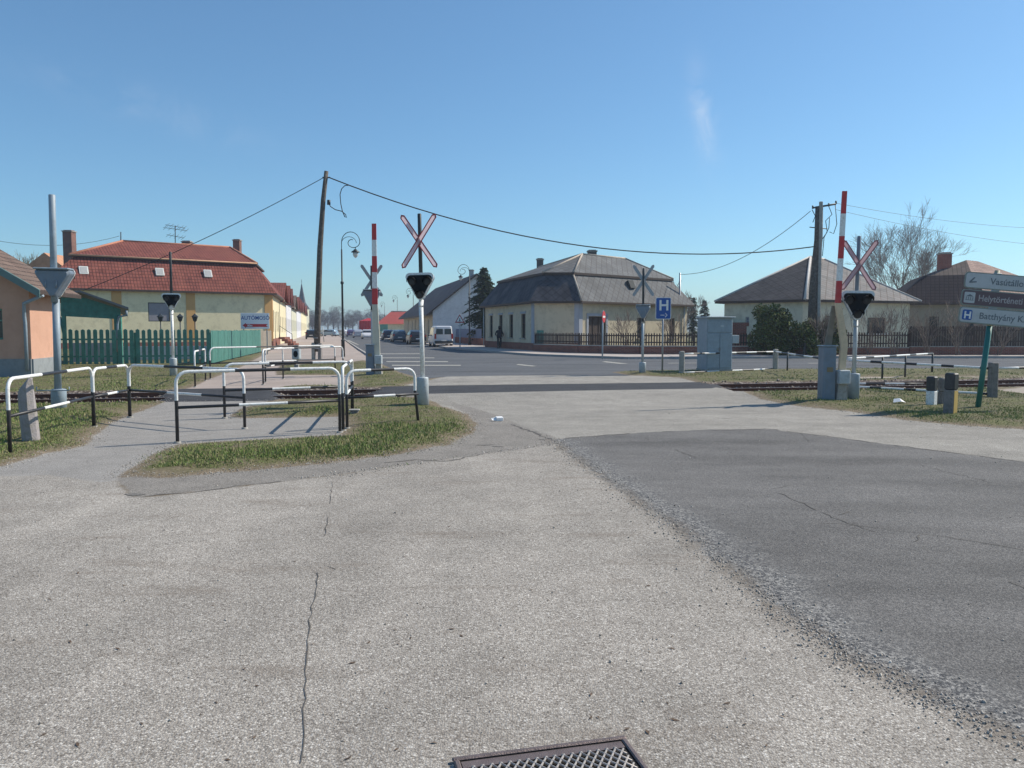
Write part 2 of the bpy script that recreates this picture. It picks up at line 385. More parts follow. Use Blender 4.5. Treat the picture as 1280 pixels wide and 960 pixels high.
POLY['pad'] = gp([(478, 488), (545, 482), (700, 480.5), (860, 480), (905, 486), (890, 491), (700, 494.5), (520, 498.5), (455, 497)])
POLY['strip'] = gp([(505, 482), (560, 470), (640, 468), (780, 469), (850, 472), (880, 481), (700, 482), (545, 484)])
POLY['street'] = gp([(405, 413.5), (413, 417), (425, 420), (436, 428.5), (448, 437), (462, 446), (480, 456.5), (500, 465.5), (530, 474), (560, 470.5), (640, 469.5), (720, 469.5), (790, 470), (762, 465), (850, 463.5), (1000, 462), (1140, 461), (1280, 460), (1900, 460), (1900, 448), (1280, 448), (880, 448), (785, 449), (710, 446.5), (669, 445), (616, 441), (560, 436), (524, 429.5), (477, 423.5), (440, 418), (420, 413.5)])
POLY['path'] = gp([(-80, 596), (0, 584), (60, 567), (108, 557), (118, 545), (140, 529), (170, 516), (210, 507), (345, 505), (300, 512), (287, 520), (300, 523), (424, 521), (431, 530), (425, 544), (222, 555), (190, 569), (150, 594), (140, 604), (60, 594)])
POLY['pad2'] = gp([(196, 500), (224, 486), (330, 484.5), (352, 497), (345, 506), (206, 508)])
POLY['path2'] = gp([(228, 488), (245, 482), (262, 474), (285, 466), (305, 457), (325, 446), (338, 438), (350, 431), (366, 422), (385, 416), (400, 413.3), (407, 413.6), (425, 420), (436, 429), (448, 437), (462, 446), (480, 457), (440, 455), (440, 482), (345, 484.5), (332, 487)])
POLY['grass2'] = gp([(345, 462), (352, 456), (430, 454), (455, 450), (482, 460), (503, 470), (498, 478), (440, 480), (436, 469), (345, 469)])
POLY['sand'] = gp([(1050, 474.5), (1280, 474), (1900, 474), (1900, 470.5), (1280, 471), (1070, 471.5)])
POLY['sand2'] = gp([(1246, 491), (1300, 487), (1500, 487), (1500, 495), (1300, 494)])
railF = [G(60, 498), G(1230, 480)]; railN = [G(60, 505.3), G(1230, 484.8)]
tdir = ((railF[1]-railF[0]).normalized()+(railN[1]-railN[0]).normalized()).normalized()
tmid = (railF[0]+railN[0]+railF[1]+railN[1])/4; tnor = Vector((-tdir.y, tdir.x, 0))
TA = tmid-tdir*60; TB = tmid+tdir*60
def tq(a): return (tmid+tnor*a[1]+tdir*a[0])
POLY['ball'] = [tuple(tq(a)[:2]) for a in ((-60, -1.5), (60, -1.5), (60, 1.5), (-60, 1.5))]
def fields(P):
    D = {k: sdf(P, v) for k, v in POLY.items()}
    D['sand'] = np.maximum(D['sand'], D['sand2'])
    hard = np.full(P[0].shape, -1e9)
    for k in ('chip', 'patch', 'road', 'pale', 'pad', 'strip', 'street', 'path', 'pad2'): hard = np.maximum(hard, D[k])
    D['path2'] = np.minimum(D['path2'], -D['grass2']); D['hardnb'] = np.maximum(hard, D['path2'])
    D['ball'] = np.minimum(D['ball'], -D['hardnb'])
    D['edge'] = sdl(P, gp(edge_left)+[(9, 2.2)])
    D['hard'] = np.maximum(D['hardnb'], D['sand']-.05)
    return D
def gheight(P, D):
    x, y = P
    g = np.clip(-D['hard']/.5, 0, 1); nb = np.clip(-D['ball']/.6, 0, 1)
    z = g*nb*(.015+.045*vnoise(x, y, .9, 1)+.03*vnoise(x, y, 3.1, 2))
    dt = np.abs((x-tmid.x)*tnor.x+(y-tmid.y)*tnor.y)
    z = z*np.clip((dt-1.5)/.8, 0, 1)+.11*np.clip((2.9-dt)/1.3, 0, 1)
    tr = np.clip((D['ball']+.15)/.3, 0, 1)
    z = z-tr*.13
    z += np.where(D['hard'] > 0, .012*(vnoise(x, y, .45, 5)-.5), 0)
    return z
ys = np.concatenate([np.arange(-8, 2, 1.0), np.arange(2, 27, .13), np.arange(27, 60, .35), np.arange(60, 120, 1.5), np.arange(120, 420, 8)])
xs = np.concatenate([np.arange(-140, -40, 5), np.arange(-40, -15, .6), np.arange(-15, 17, .16), np.arange(17, 45, .6), np.arange(45, 140, 5)])
XX, YY = np.meshgrid(xs, ys); P = (XX.ravel(), YY.ravel()); D = fields(P); Z = gheight(P, D)
nx = len(xs); ny = len(ys)
idx = np.arange(nx*ny).reshape(ny, nx)
quads = np.stack([idx[:-1, :-1], idx[:-1, 1:], idx[1:, 1:], idx[1:, :-1]], -1).reshape(-1, 4)
def cen(a): return a[quads].mean(1)
cls = np.zeros(len(quads), int)
for i, k in enumerate(('ball', 'path2', 'sand', 'chip', 'pale', 'strip', 'street', 'pad', 'patch', 'path', 'road', 'pad2')):
    cls[cen(D[k]) > 0] = i+1
cls[(cen(D['path2']) <= 0) & (cls == 2)] = 0
nm = {0: 'ground', 1: 'track_bed', 2: 'pavement', 3: 'path', 4: 'forecourt', 5: 'road', 6: 'road', 7: 'road', 8: 'road', 9: 'forecourt', 10: 'path', 11: 'road', 12: 'path'}
# ground material, driven by distance to the outline of each surface
m_ground, nt, b = newmat('ground surfaces')
oc = nd(nt, 'ShaderNodeTexCoord').outputs['Object']
nbig = noise_(nt, oc, .35, 5, .6); nmid = noise_(nt, oc, 2.3, 6, .65); nfine = noise_(nt, oc, 28, 5, .7); nedge = math_(nt, 'ADD', math_(nt, 'MULTIPLY', nmid, .62), math_(nt, 'MULTIPLY', noise_(nt, oc, 11, 6, .75), .38))
vor = nd(nt, 'ShaderNodeTexVoronoi', {'Vector': oc, 'Scale': 112.0}); vor2 = nd(nt, 'ShaderNodeTexVoronoi', {'Vector': oc, 'Scale': 48.0}); vor3 = nd(nt, 'ShaderNodeTexVoronoi', {'Vector': oc, 'Scale': 130.0})
def grey(s): return nd(nt, 'ShaderNodeSeparateColor', {0: s}).outputs[0]
vr, vr2, vr3 = grey(vor.outputs['Color']), grey(vor2.outputs['Color']), grey(vor3.outputs['Color'])
def att(k): return nd(nt, 'ShaderNodeAttribute', attribute_name='d_'+k).outputs['Fac']
def mask(k, amp=.25, soft=.06, sh=0.0, n=None):
    a = math_(nt, 'ADD', att(k), math_(nt, 'MULTIPLY', math_(nt, 'SUBTRACT', n or nedge, .5), amp*1.5))
    return math_(nt, 'ADD', math_(nt, 'DIVIDE', math_(nt, 'ADD', a, sh), soft), .5, True)
def shade(c, f, lo, hi): return mix_(nt, 1.0, c, ramp_(nt, f, [(.28, lo), (.72, hi)]), 'MULTIPLY')
soil = ramp_(nt, nfine, [(.3, (.09, .068, .045)), (.7, (.24, .19, .13))])
grassb = ramp_(nt, nfine, [(.3, (.055, .07, .02)), (.5, (.115, .118, .045)), (.72, (.25, .21, .11))])
cur = mix_(nt, ramp_(nt, nmid, [(.42, 0), (.62, .75)]), grassb, soil)
cur = shade(cur, nbig, .8, 1.2)
cur = mix_(nt, mask('hard', .5, .3, .22), cur, shade(soil, nmid, .9, 1.5))
stone = ramp_(nt, grey(nd(nt, 'ShaderNodeTexVoronoi', {'Vector': oc, 'Scale': 24.0}).outputs['Color']), [(.1, (.05, .036, .03)), (.6, (.15, .112, .09)), (.95, (.34, .29, .25))])
cur = mix_(nt, mask('ball', .3, .15, .15), cur, stone)
paving = shade(mix_(nt, nfine, (.33, .27, .235), (.46, .385, .34)), nbig, .85, 1.12)
cur = mix_(nt, mask('path2', .2, .1), cur, paving)
cur = mix_(nt, mask('sand', .3, .15), cur, (.36, .31, .26))
chip = ramp_(nt, mix_(nt, .45, vr, vr3), [(.1, (.15, .129, .108)), (.35, (.315, .282, .246)), (.65, (.405, .368, .322)), (.85, (.60, .56, .505)), (1, (.78, .74, .68))])
chip = mix_(nt, math_(nt, 'MULTIPLY', ramp_(nt, vor.outputs['Distance'], [(.5, 0), (.8, 1)]), .4), chip, (.17, .15, .14))
chip = shade(chip, nbig, .80, 1.12); chip = shade(chip, nmid, .86, 1.10)
lane = noise_(nt, nd(nt, 'ShaderNodeMapping', {'Vector': oc, 'Scale': (1.5, .22, 1), 'Rotation': (0, 0, R(-14))}).outputs[0], .8, 4, .5)
chip = shade(chip, lane, .86, 1.10)
stain = math_(nt, 'MULTIPLY', ramp_(nt, noise_(nt, nd(nt, 'ShaderNodeMapping', {'Vector': oc, 'Scale': (.35, 1.5, 1)}).outputs[0], 1.7, 6, .7), [(.56, 0), (.70, 1)]), .6)
chip = mix_(nt, stain, chip, (.19, .155, .125))
cur = mix_(nt, mask('chip', .22, .06), cur, chip)
pale = ramp_(nt, vr3, [(0, (.20, .183, .16)), (.5, (.31, .287, .253)), (1, (.45, .422, .38))])
pale = shade(pale, nmid, .82, 1.10); pale = shade(pale, noise_(nt, nd(nt, 'ShaderNodeMapping', {'Vector': oc, 'Scale': (.5, 1.6, 1)}).outputs[0], .5, 5, .6), .80, 1.12)
cur = mix_(nt, mask('pale', .25, .06), cur, pale)
cur = mix_(nt, mask('strip', .25, .06), cur, shade(pale, nmid, .95, 1.1))
strt = ramp_(nt, vr3, [(0, (.075, .078, .085)), (.5, (.105, .11, .118)), (1, (.16, .163, .17))])
strt = shade(strt, noise_(nt, nd(nt, 'ShaderNodeMapping', {'Vector': oc, 'Scale': (.5, 1.8, 1), 'Rotation': (0, 0, R(-8))}).outputs[0], .4, 6, .6), .72, 1.28)
cur = mix_(nt, mask('street', .15, .06), cur, strt)
padc = shade(ramp_(nt, vr3, [(0, (.034, .035, .039)), (1, (.078, .078, .083))]), nmid, .8, 1.2)
cur = mix_(nt, mask('pad', .12, .05), cur, padc)
patchc = shade(ramp_(nt, vr3, [(0, (.15, .134, .118)), (.5, (.235, .213, .19)), (1, (.36, .334, .30))]), nmid, .82, 1.12)
cur = mix_(nt, mask('patch', .3, .06), cur, patchc)
pathc = shade(ramp_(nt, vr3, [(0, (.21, .195, .18)), (.5, (.29, .27, .248)), (1, (.40, .38, .355))]), nmid, .85, 1.1)
cur = mix_(nt, mask('path', .2, .06), cur, pathc)
cur = mix_(nt, mask('pad2', .06, .04), cur, padc)
# dark road
roadc = ramp_(nt, vr3, [(0, (.085, .082, .082)), (.5, (.138, .131, .125)), (1, (.235, .223, .21))])
wheel = noise_(nt, nd(nt, 'ShaderNodeMapping', {'Vector': oc, 'Scale': (.55, 1.6, 1), 'Rotation': (0, 0, R(25))}).outputs[0], .55, 5, .6)
roadc = shade(roadc, wheel, .68, 1.32); roadc = shade(roadc, nmid, .92, 1.08)
coarse = ramp_(nt, mix_(nt, .5, grey(nd(nt, 'ShaderNodeTexVoronoi', {'Vector': oc, 'Scale': 62.0}).outputs['Color']), vr), [(0, (.04, .041, .046)), (.40, (.085, .085, .09)), (.62, (.25, .24, .225)), (1, (.46, .44, .41))])
em = math_(nt, 'SUBTRACT', 1.0, math_(nt, 'DIVIDE', math_(nt, 'SUBTRACT', math_(nt, 'ADD', att('edge'), math_(nt, 'MULTIPLY', math_(nt, 'SUBTRACT', nedge, .5), 1.1)), .20), .26), True)
roadc = mix_(nt, math_(nt, 'MULTIPLY', em, .9), roadc, coarse)
cur = mix_(nt, mask('road', .34, .07), cur, roadc)
# grime along the seam of the two surfaces
sm_ = math_(nt, 'SUBTRACT', 1.0, math_(nt, 'DIVIDE', math_(nt, 'ABSOLUTE', math_(nt, 'ADD', att('edge'), math_(nt, 'MULTIPLY', math_(nt, 'SUBTRACT', nedge, .5), .5))), .13), True)
cur = mix_(nt, math_(nt, 'MULTIPLY', sm_, .6), cur, (.15, .122, .095))
nt.links.new(cur, b.inputs['Base Color']); b.inputs['Roughness'].default_value = .9; b.inputs['Specular IOR Level'].default_value = .22
h = math_(nt, 'ADD', math_(nt, 'MULTIPLY', vor.outputs['Distance'], -.6), math_(nt, 'MULTIPLY', nfine, .8))
bump_(nt, b, h, .55, .012)
FK = ['hard', 'ball', 'path2', 'sand', 'chip', 'pale', 'strip', 'street', 'pad', 'patch', 'path', 'pad2', 'road', 'edge']
for name in ('ground', 'track_bed', 'pavement', 'path', 'forecourt', 'road'):
    ks = [k for k in nm if nm[k] == name]
    q = quads[np.isin(cls, ks)]
    u, inv = np.unique(q.ravel(), return_inverse=True)
    me = bpy.data.meshes.new(name); me.vertices.add(len(u))
    me.vertices.foreach_set('co', np.stack([P[0][u], P[1][u], Z[u]], -1).astype(np.float32).ravel())
    me.loops.add(len(inv)); me.loops.foreach_set('vertex_index', inv.astype(np.int32))
    me.polygons.add(len(q)); me.polygons.foreach_set('loop_start', np.arange(0, len(inv), 4, dtype=np.int32)); me.polygons.foreach_set('loop_total', np.full(len(q), 4, dtype=np.int32))
    me.update(calc_edges=True); me.polygons.foreach_set('use_smooth', np.ones(len(q), bool))
    for k in FK:
        a = me.attributes.new('d_'+k, 'FLOAT', 'POINT'); a.data.foreach_set('value', np.clip(D[k][u], -20, 20).astype(np.float32))
    me.materials.append(m_ground)
    o = bpy.data.objects.new(name, me); COL.objects.link(o); tag(o, kind='structure')
HAZE = .0006
m_field = surf('distant fields', (.11, .12, .06), .95, var=.3, scale=.02, dirt=(.2, .17, .1), dirt_amt=.5)
structure('terrain', MB().slab([(-1400, -60), (1400, -60), (1400, 1900), (-1400, 1900)], -.9, -.16), m_field)

# grass blades, ballast stones
def scatter(n, xr, yr, seed):
    r = np.random.default_rng(seed)
    # denser near the camera, so that blades keep a similar size in view
    y = 1/(r.random(n)*(1/yr[0]-1/yr[1])+1/yr[1]); x = (r.random(n)*(xr[1]-xr[0])+xr[0])*y
    return x, y, r
def tris_object(name, V, Fc, mat):
    me = bpy.data.meshes.new(name); me.vertices.add(len(V)); me.vertices.foreach_set('co', V.astype(np.float32).ravel())
    Fc = Fc.astype(np.int32); me.loops.add(Fc.size); me.loops.foreach_set('vertex_index', Fc.ravel())
    me.polygons.add(len(Fc)); me.polygons.foreach_set('loop_start', np.arange(0, Fc.size, Fc.shape[1], dtype=np.int32)); me.polygons.foreach_set('loop_total', np.full(len(Fc), Fc.shape[1], dtype=np.int32))
    me.update(calc_edges=True); me.materials.append(mat)
    o = bpy.data.objects.new(name, me); COL.objects.link(o); return o
x, y, r = scatter(560000, (-.72, .72), (9, 36), 3)
Dg = fields((x, y)); dens = vnoise(x, y, 1.6, 9)*.6+vnoise(x, y, 5, 10)*.5
edgef = np.clip(-Dg['hard']/.35, 0, 1)
keep = (Dg['hard'] < .12*r.random(len(x))**2) & (Dg['ball'] < -.05) & (np.abs((x-tmid.x)*tnor.x+(y-tmid.y)*tnor.y) > 1.65) & (dens*(.35+.65*edgef)+r.random(len(x))*.35 > .50)
x = x[keep]; y = y[keep]; n = len(x); zz = gheight((x, y), {k: v[keep] for k, v in Dg.items()})-.01
hgt = (.018+.045*r.random(n)**2.2)*(.45+.9*vnoise(x, y, 1.1, 12)**1.5); hgt *= np.where(r.random(n) < .05, 1.9, 1); hgt *= np.clip(.5+-Dg['hard'][keep], .5, 1)
w = .0035+.0035*r.random(n)+y*.00025; a = r.random(n)*6.283; lean = r.random(n)*.045; la = r.random(n)*6.283
b0 = np.stack([x-np.cos(a)*w, y-np.sin(a)*w, zz], -1); b1 = np.stack([x+np.cos(a)*w, y+np.sin(a)*w, zz], -1)
tp = np.stack([x+np.cos(la)*lean, y+np.sin(la)*lean, zz+hgt], -1)
V = np.stack([b0, b1, tp], 1).reshape(-1, 3)
tag(tris_object('grass', V, np.arange(len(V)).reshape(-1, 3), m_grass), 'short patchy spring grass with dry straw on the verges', 'grass', kind='stuff')
x, y, r = scatter(26000, (-.8, .8), (14, 27), 5)
Db = fields((x, y)); keep = (Db['ball'] > -.2+.25*r.random(len(x))) & (Db['hardnb'] < -.05)
x = x[keep]; y = y[keep]; n = len(x); zz = gheight((x, y), {k: v[keep] for k, v in Db.items()})
s = .018+.022*r.random(n); ang = r.random((n, 6)); 
dirs = np.array([[1, 0, 0], [0, 1, 0], [-1, 0, 0], [0, -1, 0], [0, 0, 1], [0, 0, -1]], float)
V = np.stack([x, y, zz+s*.4], -1)[:, None, :]+dirs[None]*s[:, None, None]*(.6+.7*ang[..., None])+(r.random((n, 6, 3))-.5)*s[:, None, None]*.6
fc = np.array([[0, 1, 4], [1, 2, 4], [2, 3, 4], [3, 0, 4], [1, 0, 5], [2, 1, 5], [3, 2, 5], [0, 3, 5]])
tag(tris_object('ballast', V.reshape(-1, 3), (fc[None]+np.arange(n)[:, None, None]*6).reshape(-1, 3), m_ballast), 'brown grey track ballast stones', 'ballast', kind='stuff')

ry_ = np.random.default_rng(21); EL = np.array(gp(edge_left)); n0_ = 2600
seg = ry_.integers(0, len(EL)-1, n0_); tt_ = ry_.random(n0_); base_ = EL[seg]*(1-tt_[:, None])+EL[seg+1]*tt_[:, None]
off_ = ry_.normal(0, 1, (n0_, 2))*np.where(ry_.random(n0_) < .85, .08, .20)[:, None]
gx, gy = base_[:, 0]+off_[:, 0], base_[:, 1]+off_[:, 1]
xm, ym, rm_ = scatter(60000, (-.7, .7), (8.5, 20), 23); Dm = fields((xm, ym)); kk = (np.abs(Dm['hardnb']) < .22*rm_.random(len(xm))) & (Dm['street'] < 0)
gx = np.concatenate([gx, xm[kk]]); gy = np.concatenate([gy, ym[kk]])
xm, ym, rm_ = scatter(420, (-.7, .75), (3, 16), 24); gx = np.concatenate([gx, xm]); gy = np.concatenate([gy, ym]); n = len(gx)
Dm = fields((gx, gy)); gz = gheight((gx, gy), Dm); s = .0025+.006*ry_.random(n)**2.5+.0003*gy
V = np.stack([gx, gy, gz+s*.3], -1)[:, None, :]+dirs[None]*s[:, None, None]*(.5+.8*ry_.random((n, 6, 1)))+(ry_.random((n, 6, 3))-.5)*s[:, None, None]*.7
tag(tris_object('gravel', V.reshape(-1, 3), (fc[None]+np.arange(n)[:, None, None]*6).reshape(-1, 3), mixrand('loose grit', [(.24, .21, .18), (.46, .42, .38), (.32, .29, .25), (.62, .58, .53), (.18, .16, .14), (.38, .35, .31)])), 'loose grit along the crumbling asphalt seams and verges', 'gravel', kind='stuff')
def gz_at(x, y):
    P1 = (np.array([x]), np.array([y])); D1 = fields(P1); return float(gheight(P1, D1)[0])
# cracks and seams in the surfaces: thin wandering dark strips
def crack(mb, pts, w, jit=.02, broken=0.0, z=.0035):
    P3 = [G(a, b) for a, b in pts]; out = []
    for i in range(len(P3)-1):
        m = max(2, int((P3[i+1]-P3[i]).length/.09))
        for k in range(m): out.append(P3[i].lerp(P3[i+1], k/m)+Vector((rnd.gauss(0, jit), rnd.gauss(0, jit), 0)))
    out.append(P3[-1]); on = True
    PA = (np.array([q.x for q in out]), np.array([q.y for q in out])); zz_ = gheight(PA, fields(PA))
    for q, h_ in zip(out, zz_): q.z = h_
    pl = pr = None
    for i in range(len(out)-1):
        if rnd.random() < .18: on = rnd.random() > broken
        d = (out[i+1]-out[i]); d.z = 0; n_ = Vector((-d.y, d.x, 0)).normalized()*w*rnd.uniform(.35, 1.3)
        l = out[i+1]+n_+Vector((0, 0, z)); r_ = out[i+1]-n_+Vector((0, 0, z))
        if pl is not None and on: mb.poly([pr, r_, l, pl])
        pl, pr = l, r_
cr = MB()
crack(cr, [(416, 600), (410, 650), (400, 710), (390, 760), (383, 820), (380, 900), (376, 955)], .0030, .005, .10)
crack(cr, [(840, 560), (905, 585), (965, 612), (1040, 648), (1090, 665), (1170, 692), (1230, 715), (1290, 742)], .006, .016, .6)
crack(cr, [(1000, 653), (1100, 661), (1180, 671), (1280, 688)], .004, .018, .5)
crack(cr, [(638, 530), (660, 538), (690, 549)], .02, .025, .1)
crack(cr, [(700, 548), (800, 541), (960, 536), (1060, 549), (1160, 562), (1280, 577)], .016, .02, .35)
crack(cr, [(165, 622), (250, 614), (300, 607), (370, 600)], .008, .02, .4)
crack(cr, [(800, 509), (820, 513), (850, 520), (925, 524), (1000, 530)], .012, .03, .4)
crack(cr, [(860, 560), (1000, 556), (1120, 575), (1280, 612)], .006, .025, .6)
crack(cr, [(470, 579), (520, 574), (560, 577), (600, 568)], .012, .03, .4)
for (c0, c1) in (((965, 612), (990, 606)), ((1040, 648), (1062, 640)), ((1090, 665), (1118, 672)), ((1140, 681), (1150, 668)), ((402, 700), (420, 712)), ((388, 790), (372, 800)), ((800, 541), (812, 552)), ((1000, 541), (1012, 553))):
    crack(cr, [c0, c1], .004, .012, .2)
structure('pavement_cracks', cr, m_crack)
# potholes
ph = MB()
for (px, py, rx, ry) in ((607, 556, .13, .05), (622, 558, .09, .05), (170, 618, .10, .06), (679, 549, .08, .05)):
    c = G(px, py); c.z = gz_at(c.x, c.y)+.004; ph.poly([c+Vector((math.cos(t)*rx*rnd.uniform(.45, 1.3), math.sin(t)*ry*rnd.uniform(.4, 1.4), 0)) for t in np.linspace(0, 6.28, 14)[:-1]])
structure('potholes', ph, surf('pothole grit', (.17, .155, .14), .95, var=.5, scale=40, dirt=(.34, .32, .29), dirt_amt=.8, bump=.8))
# debris specks lying on the forecourt
lf = MB()
for _ in range(75):
    px = rnd.uniform(0, 1000); py = rnd.uniform(620, 955); c = G(px, py); c.z = gz_at(c.x, c.y)+.002; s_ = rnd.uniform(.006, .016); a_ = rnd.uniform(0, 6)
    lf.mesh([c+Vector((math.cos(a_+k*1.57)*s_*(1.5 if k % 2 else .5), math.sin(a_+k*1.57)*s_*(1.5 if k % 2 else .5), rnd.uniform(.0, .004))) for k in range(4)], [(0, 1, 2, 3)])
tag(lf.build('leaf_litter', surf('dry leaf', (.11, .07, .045), .9, var=.4, scale=40)), 'small dark leaf scraps scattered over the foreground asphalt', 'litter', kind='stuff')

# painted markings on the street
def quadmark(mb, pts, z=.009): mb.poly([G(a, b, z) for a, b in pts])
mk = MB()
for x0, x1, yy, t in ((471, 527, 442.2, .35), (478, 543, 447.3, .4), (483, 560, 452.0, .5), (490, 576, 456.6, .55)):
    quadmark(mk, [(x0, yy+t), (x1, yy+t), (x1, yy-t), (x0, yy-t)])
quadmark(mk, [(757, 451.6), (786, 454.6), (775, 454.8), (752, 452.4)]); quadmark(mk, [(648, 455), (671, 457.5), (665, 458), (645, 456)])
for x0 in (835, 1010, 1100): quadmark(mk, [(x0, 454.2), (x0+38, 453.9), (x0+38, 453.5), (x0, 453.8)])
quadmark(mk, [(436, 425), (449, 431), (447, 431), (434, 425.6)])
structure('road_markings', mk, m_mark)

# kerbs and raised pavement on the far side of the street
def ribbon(line, w):
    L = [Vector((p[0], p[1], 0)) for p in line]; out = []
    for i, p in enumerate(L):
        t = (L[min(i+1, len(L)-1)]-L[max(i-1, 0)]).normalized(); out.append(p+Vector((-t.y, t.x, 0))*w)
    return out
kl = gp([(440, 417.8), (477, 423.5), (524, 429.5), (560, 436), (616, 441), (669, 445), (710, 446.5), (785, 449), (880, 448.5), (1000, 448), (1280, 448), (1900, 448)])
kin = ribbon(kl, .14); kb = MB()
for i in range(len(kl)-1):
    a, b_ = Vector((*kl[i], 0)), Vector((*kl[i+1], 0)); c, d = kin[i+1], kin[i]
    kb.slab([a, b_, c, d], -.1, .125)
structure('kerb', kb, m_kerb)
back = gp([(433, 415), (475, 419), (520, 424), (552, 428), (590, 431), (606, 432), (668, 438), (724, 441), (800, 442), (940, 443), (1280, 444), (1900, 444)])
sw = MB()
pin = [p for p in kin]
for i in range(len(kl)-1):
    sw.slab([pin[i], pin[i+1], Vector((*back[i+1], 0)), Vector((*back[i], 0))], -.1, .118)
structure('sidewalk', sw, m_sidewalk)
# kerb of the near left side of the street
kl2 = gp([(406, 413.8), (425, 420.5), (436, 429), (448, 437.5), (462, 446.5)]); kin2 = ribbon(kl2, .14)
kb = MB()
for i in range(len(kl2)-1): kb.slab([Vector((*kl2[i], 0)), Vector((*kl2[i+1], 0)), kin2[i+1], kin2[i]], -.1, .09)
structure('kerb', kb, m_kerb)

# ------------------------------------------------------------------ railway track
trk = thing('railway_track', 'rusty single railway track crossing the road at street level', 'railway track', tmid)
sec = [(-.065, -.15), (.065, -.15), (.065, -.135), (.012, -.118), (.012, -.04), (.035, -.03), (.035, -.004), (-.035, -.004), (-.035, -.03), (-.012, -.04), (-.012, -.118), (-.065, -.135)]
ry = math.atan2(tdir.y, tdir.x)
for s_ in (-.75, .75):
    mb = MB(); n = len(sec); V = []; Fs = []
    for e in (-60, 60):
        for a, z in sec: V.append(tdir*e+tnor*(s_+a)+Vector((0, 0, z+.108)))
    mis = []
    for i in range(n):
        j = (i+1) % n; Fs.append((i, n+i, n+j, j)); mis.append(1 if i == 6 else 0)
    mb.mesh(V, Fs); mb.mi = mis; mb.build('rail', [m_rail, m_railtop], trk)
sl = None
for s_ in list(np.arange(-17.5, -3.6, .65))+list(np.arange(2.6, 21, .65)):
    if sl is None:
        mb = MB(); mb.box((0, 0, 0), (.24, 2.5, .12), bev=.02)
        for k in (-.84, -.66, .66, .84): mb.box((0, k, .075), (.06, .05, .05), bev=.01)
        sl = mb.build('sleeper', m_sleeper, trk); o = sl
    else:
        o = sl.copy(); COL.objects.link(o)
    p = tdir*s_; o.location = (p.x, p.y, -.075); o.rotation_euler = (0, 0, ry+rnd.uniform(-.02, .02))

# ------------------------------------------------------------------ railing hoops
def hoop_path(A, B, h, rc=.16, seg=5):
    u = (B-A); u.z = 0; L = u.length; u.normalize(); up = Vector((0, 0, 1)); pts = [A]
    pts.append(A+up*(h*.62))
    for k in range(seg+1):
        q = math.pi/2*k/seg; pts.append(A+up*(h-rc+rc*math.sin(q))+u*(rc-rc*math.cos(q)))
    for t in (.30, .34, .64, .68): pts.append(A+u*(L*t)+up*h)
    for k in range(seg+1):
        q = math.pi/2*k/seg; pts.append(B+up*(h-rc+rc*math.cos(q))-u*(rc-rc*math.sin(q)))
    pts.append(B+up*(h*.62)); pts.append(B)
    return pts
def hoop(pa, pb, label, h=.97, group='striped railing hoops', r=.024, leanb=0.0, z0=0.0, mid=.50, rc=.16):
    A = G(*pa); B = G(*pb); A.z = B.z = z0-.05
    t = thing('railing_hoop', label, 'railing', (A.x, A.y, 0), group=group)
    pts = hoop_path(A, B, h+.05, rc)
    if leanb: pts[-1] += Vector((leanb, 0, 0))
    n = len(pts)-1; mis = []
    for i in range(n):
        if i == 0 or i == n-1: mis.append(0)
        elif abs(pts[i].z-pts[i+1].z) < 1e-4 and n//2-1 <= i <= n//2+0 and i not in (0,): mis.append(0)
        else: mis.append(1)
    # black middle third of the top rail
    zt = max(p.z for p in pts)
    tops = [i for i in range(n) if abs(pts[i].z-zt) < 1e-4 and abs(pts[i+1].z-zt) < 1e-4]
    for i in range(n): mis[i] = 0 if (i in (0, n-1)) else 1
    for i in tops:
        mt = ((pts[i]+pts[i+1])/2-A).dot((B-A).normalized())/(B-A).length
        if .34 < mt < .66: mis[i] = 0
    MB().tube(pts, r, 10, mis=mis).build('bent_tube', [m_black, m_white], t, True)
    u = (B-A); q = [A+u*f+Vector((0, 0, .05+mid)) for f in (.005, .36, .66, .995)]
    MB().tube(q, r*.9, 8, mis=[0, 1, 0]).build('mid_rail', [m_black, m_white], t, True)
    ft = MB()
    for p in (A, B): ft.tube([p+Vector((0, 0, .02)), p+Vector((0, 0, .075))], .05, 8)
    ft.split('foot_collar', m_conc, t, True)
    return t
hoop((13, 570), (117, 534), 'black and white railing hoop nearest the left picture edge, beside the broken concrete post')
hoop((118, 534), (162, 522), 'short striped railing hoop running away between the two left railings', h=.95)
hoop((163, 522), (306, 536), 'long striped railing hoop left of the paved path, ending on the path', h=.95)
hoop((222, 554), (425, 541), 'foremost wide striped railing hoop standing across the footpath', h=1.0)
hoop((281, 523), (440, 515), 'second wide striped railing hoop just before the rails, behind the foremost one', h=.97)
hoop((429, 539), (441, 515), 'striped railing hoop set end on at the right end of the two wide hoops', h=1.0)
hoop((434, 536), (519, 529), 'striped railing hoop on the grass next to the white signal pole', h=.93, leanb=.06)
hoop((329, 481), (354, 474), 'striped hoop seen nearly end on beyond the rails', h=1.0)
hoop((332, 478), (429, 470), 'wide striped hoop directly beyond the rails, left of the raised barrier', h=1.0)
hoop((263, 474), (419, 466), 'longest striped hoop furthest beyond the rails, in front of the sea green fence', h=1.0)
hoop((244, 484), (257, 476), 'narrow striped hoop beyond the rails beside the green picket fence', h=.98)

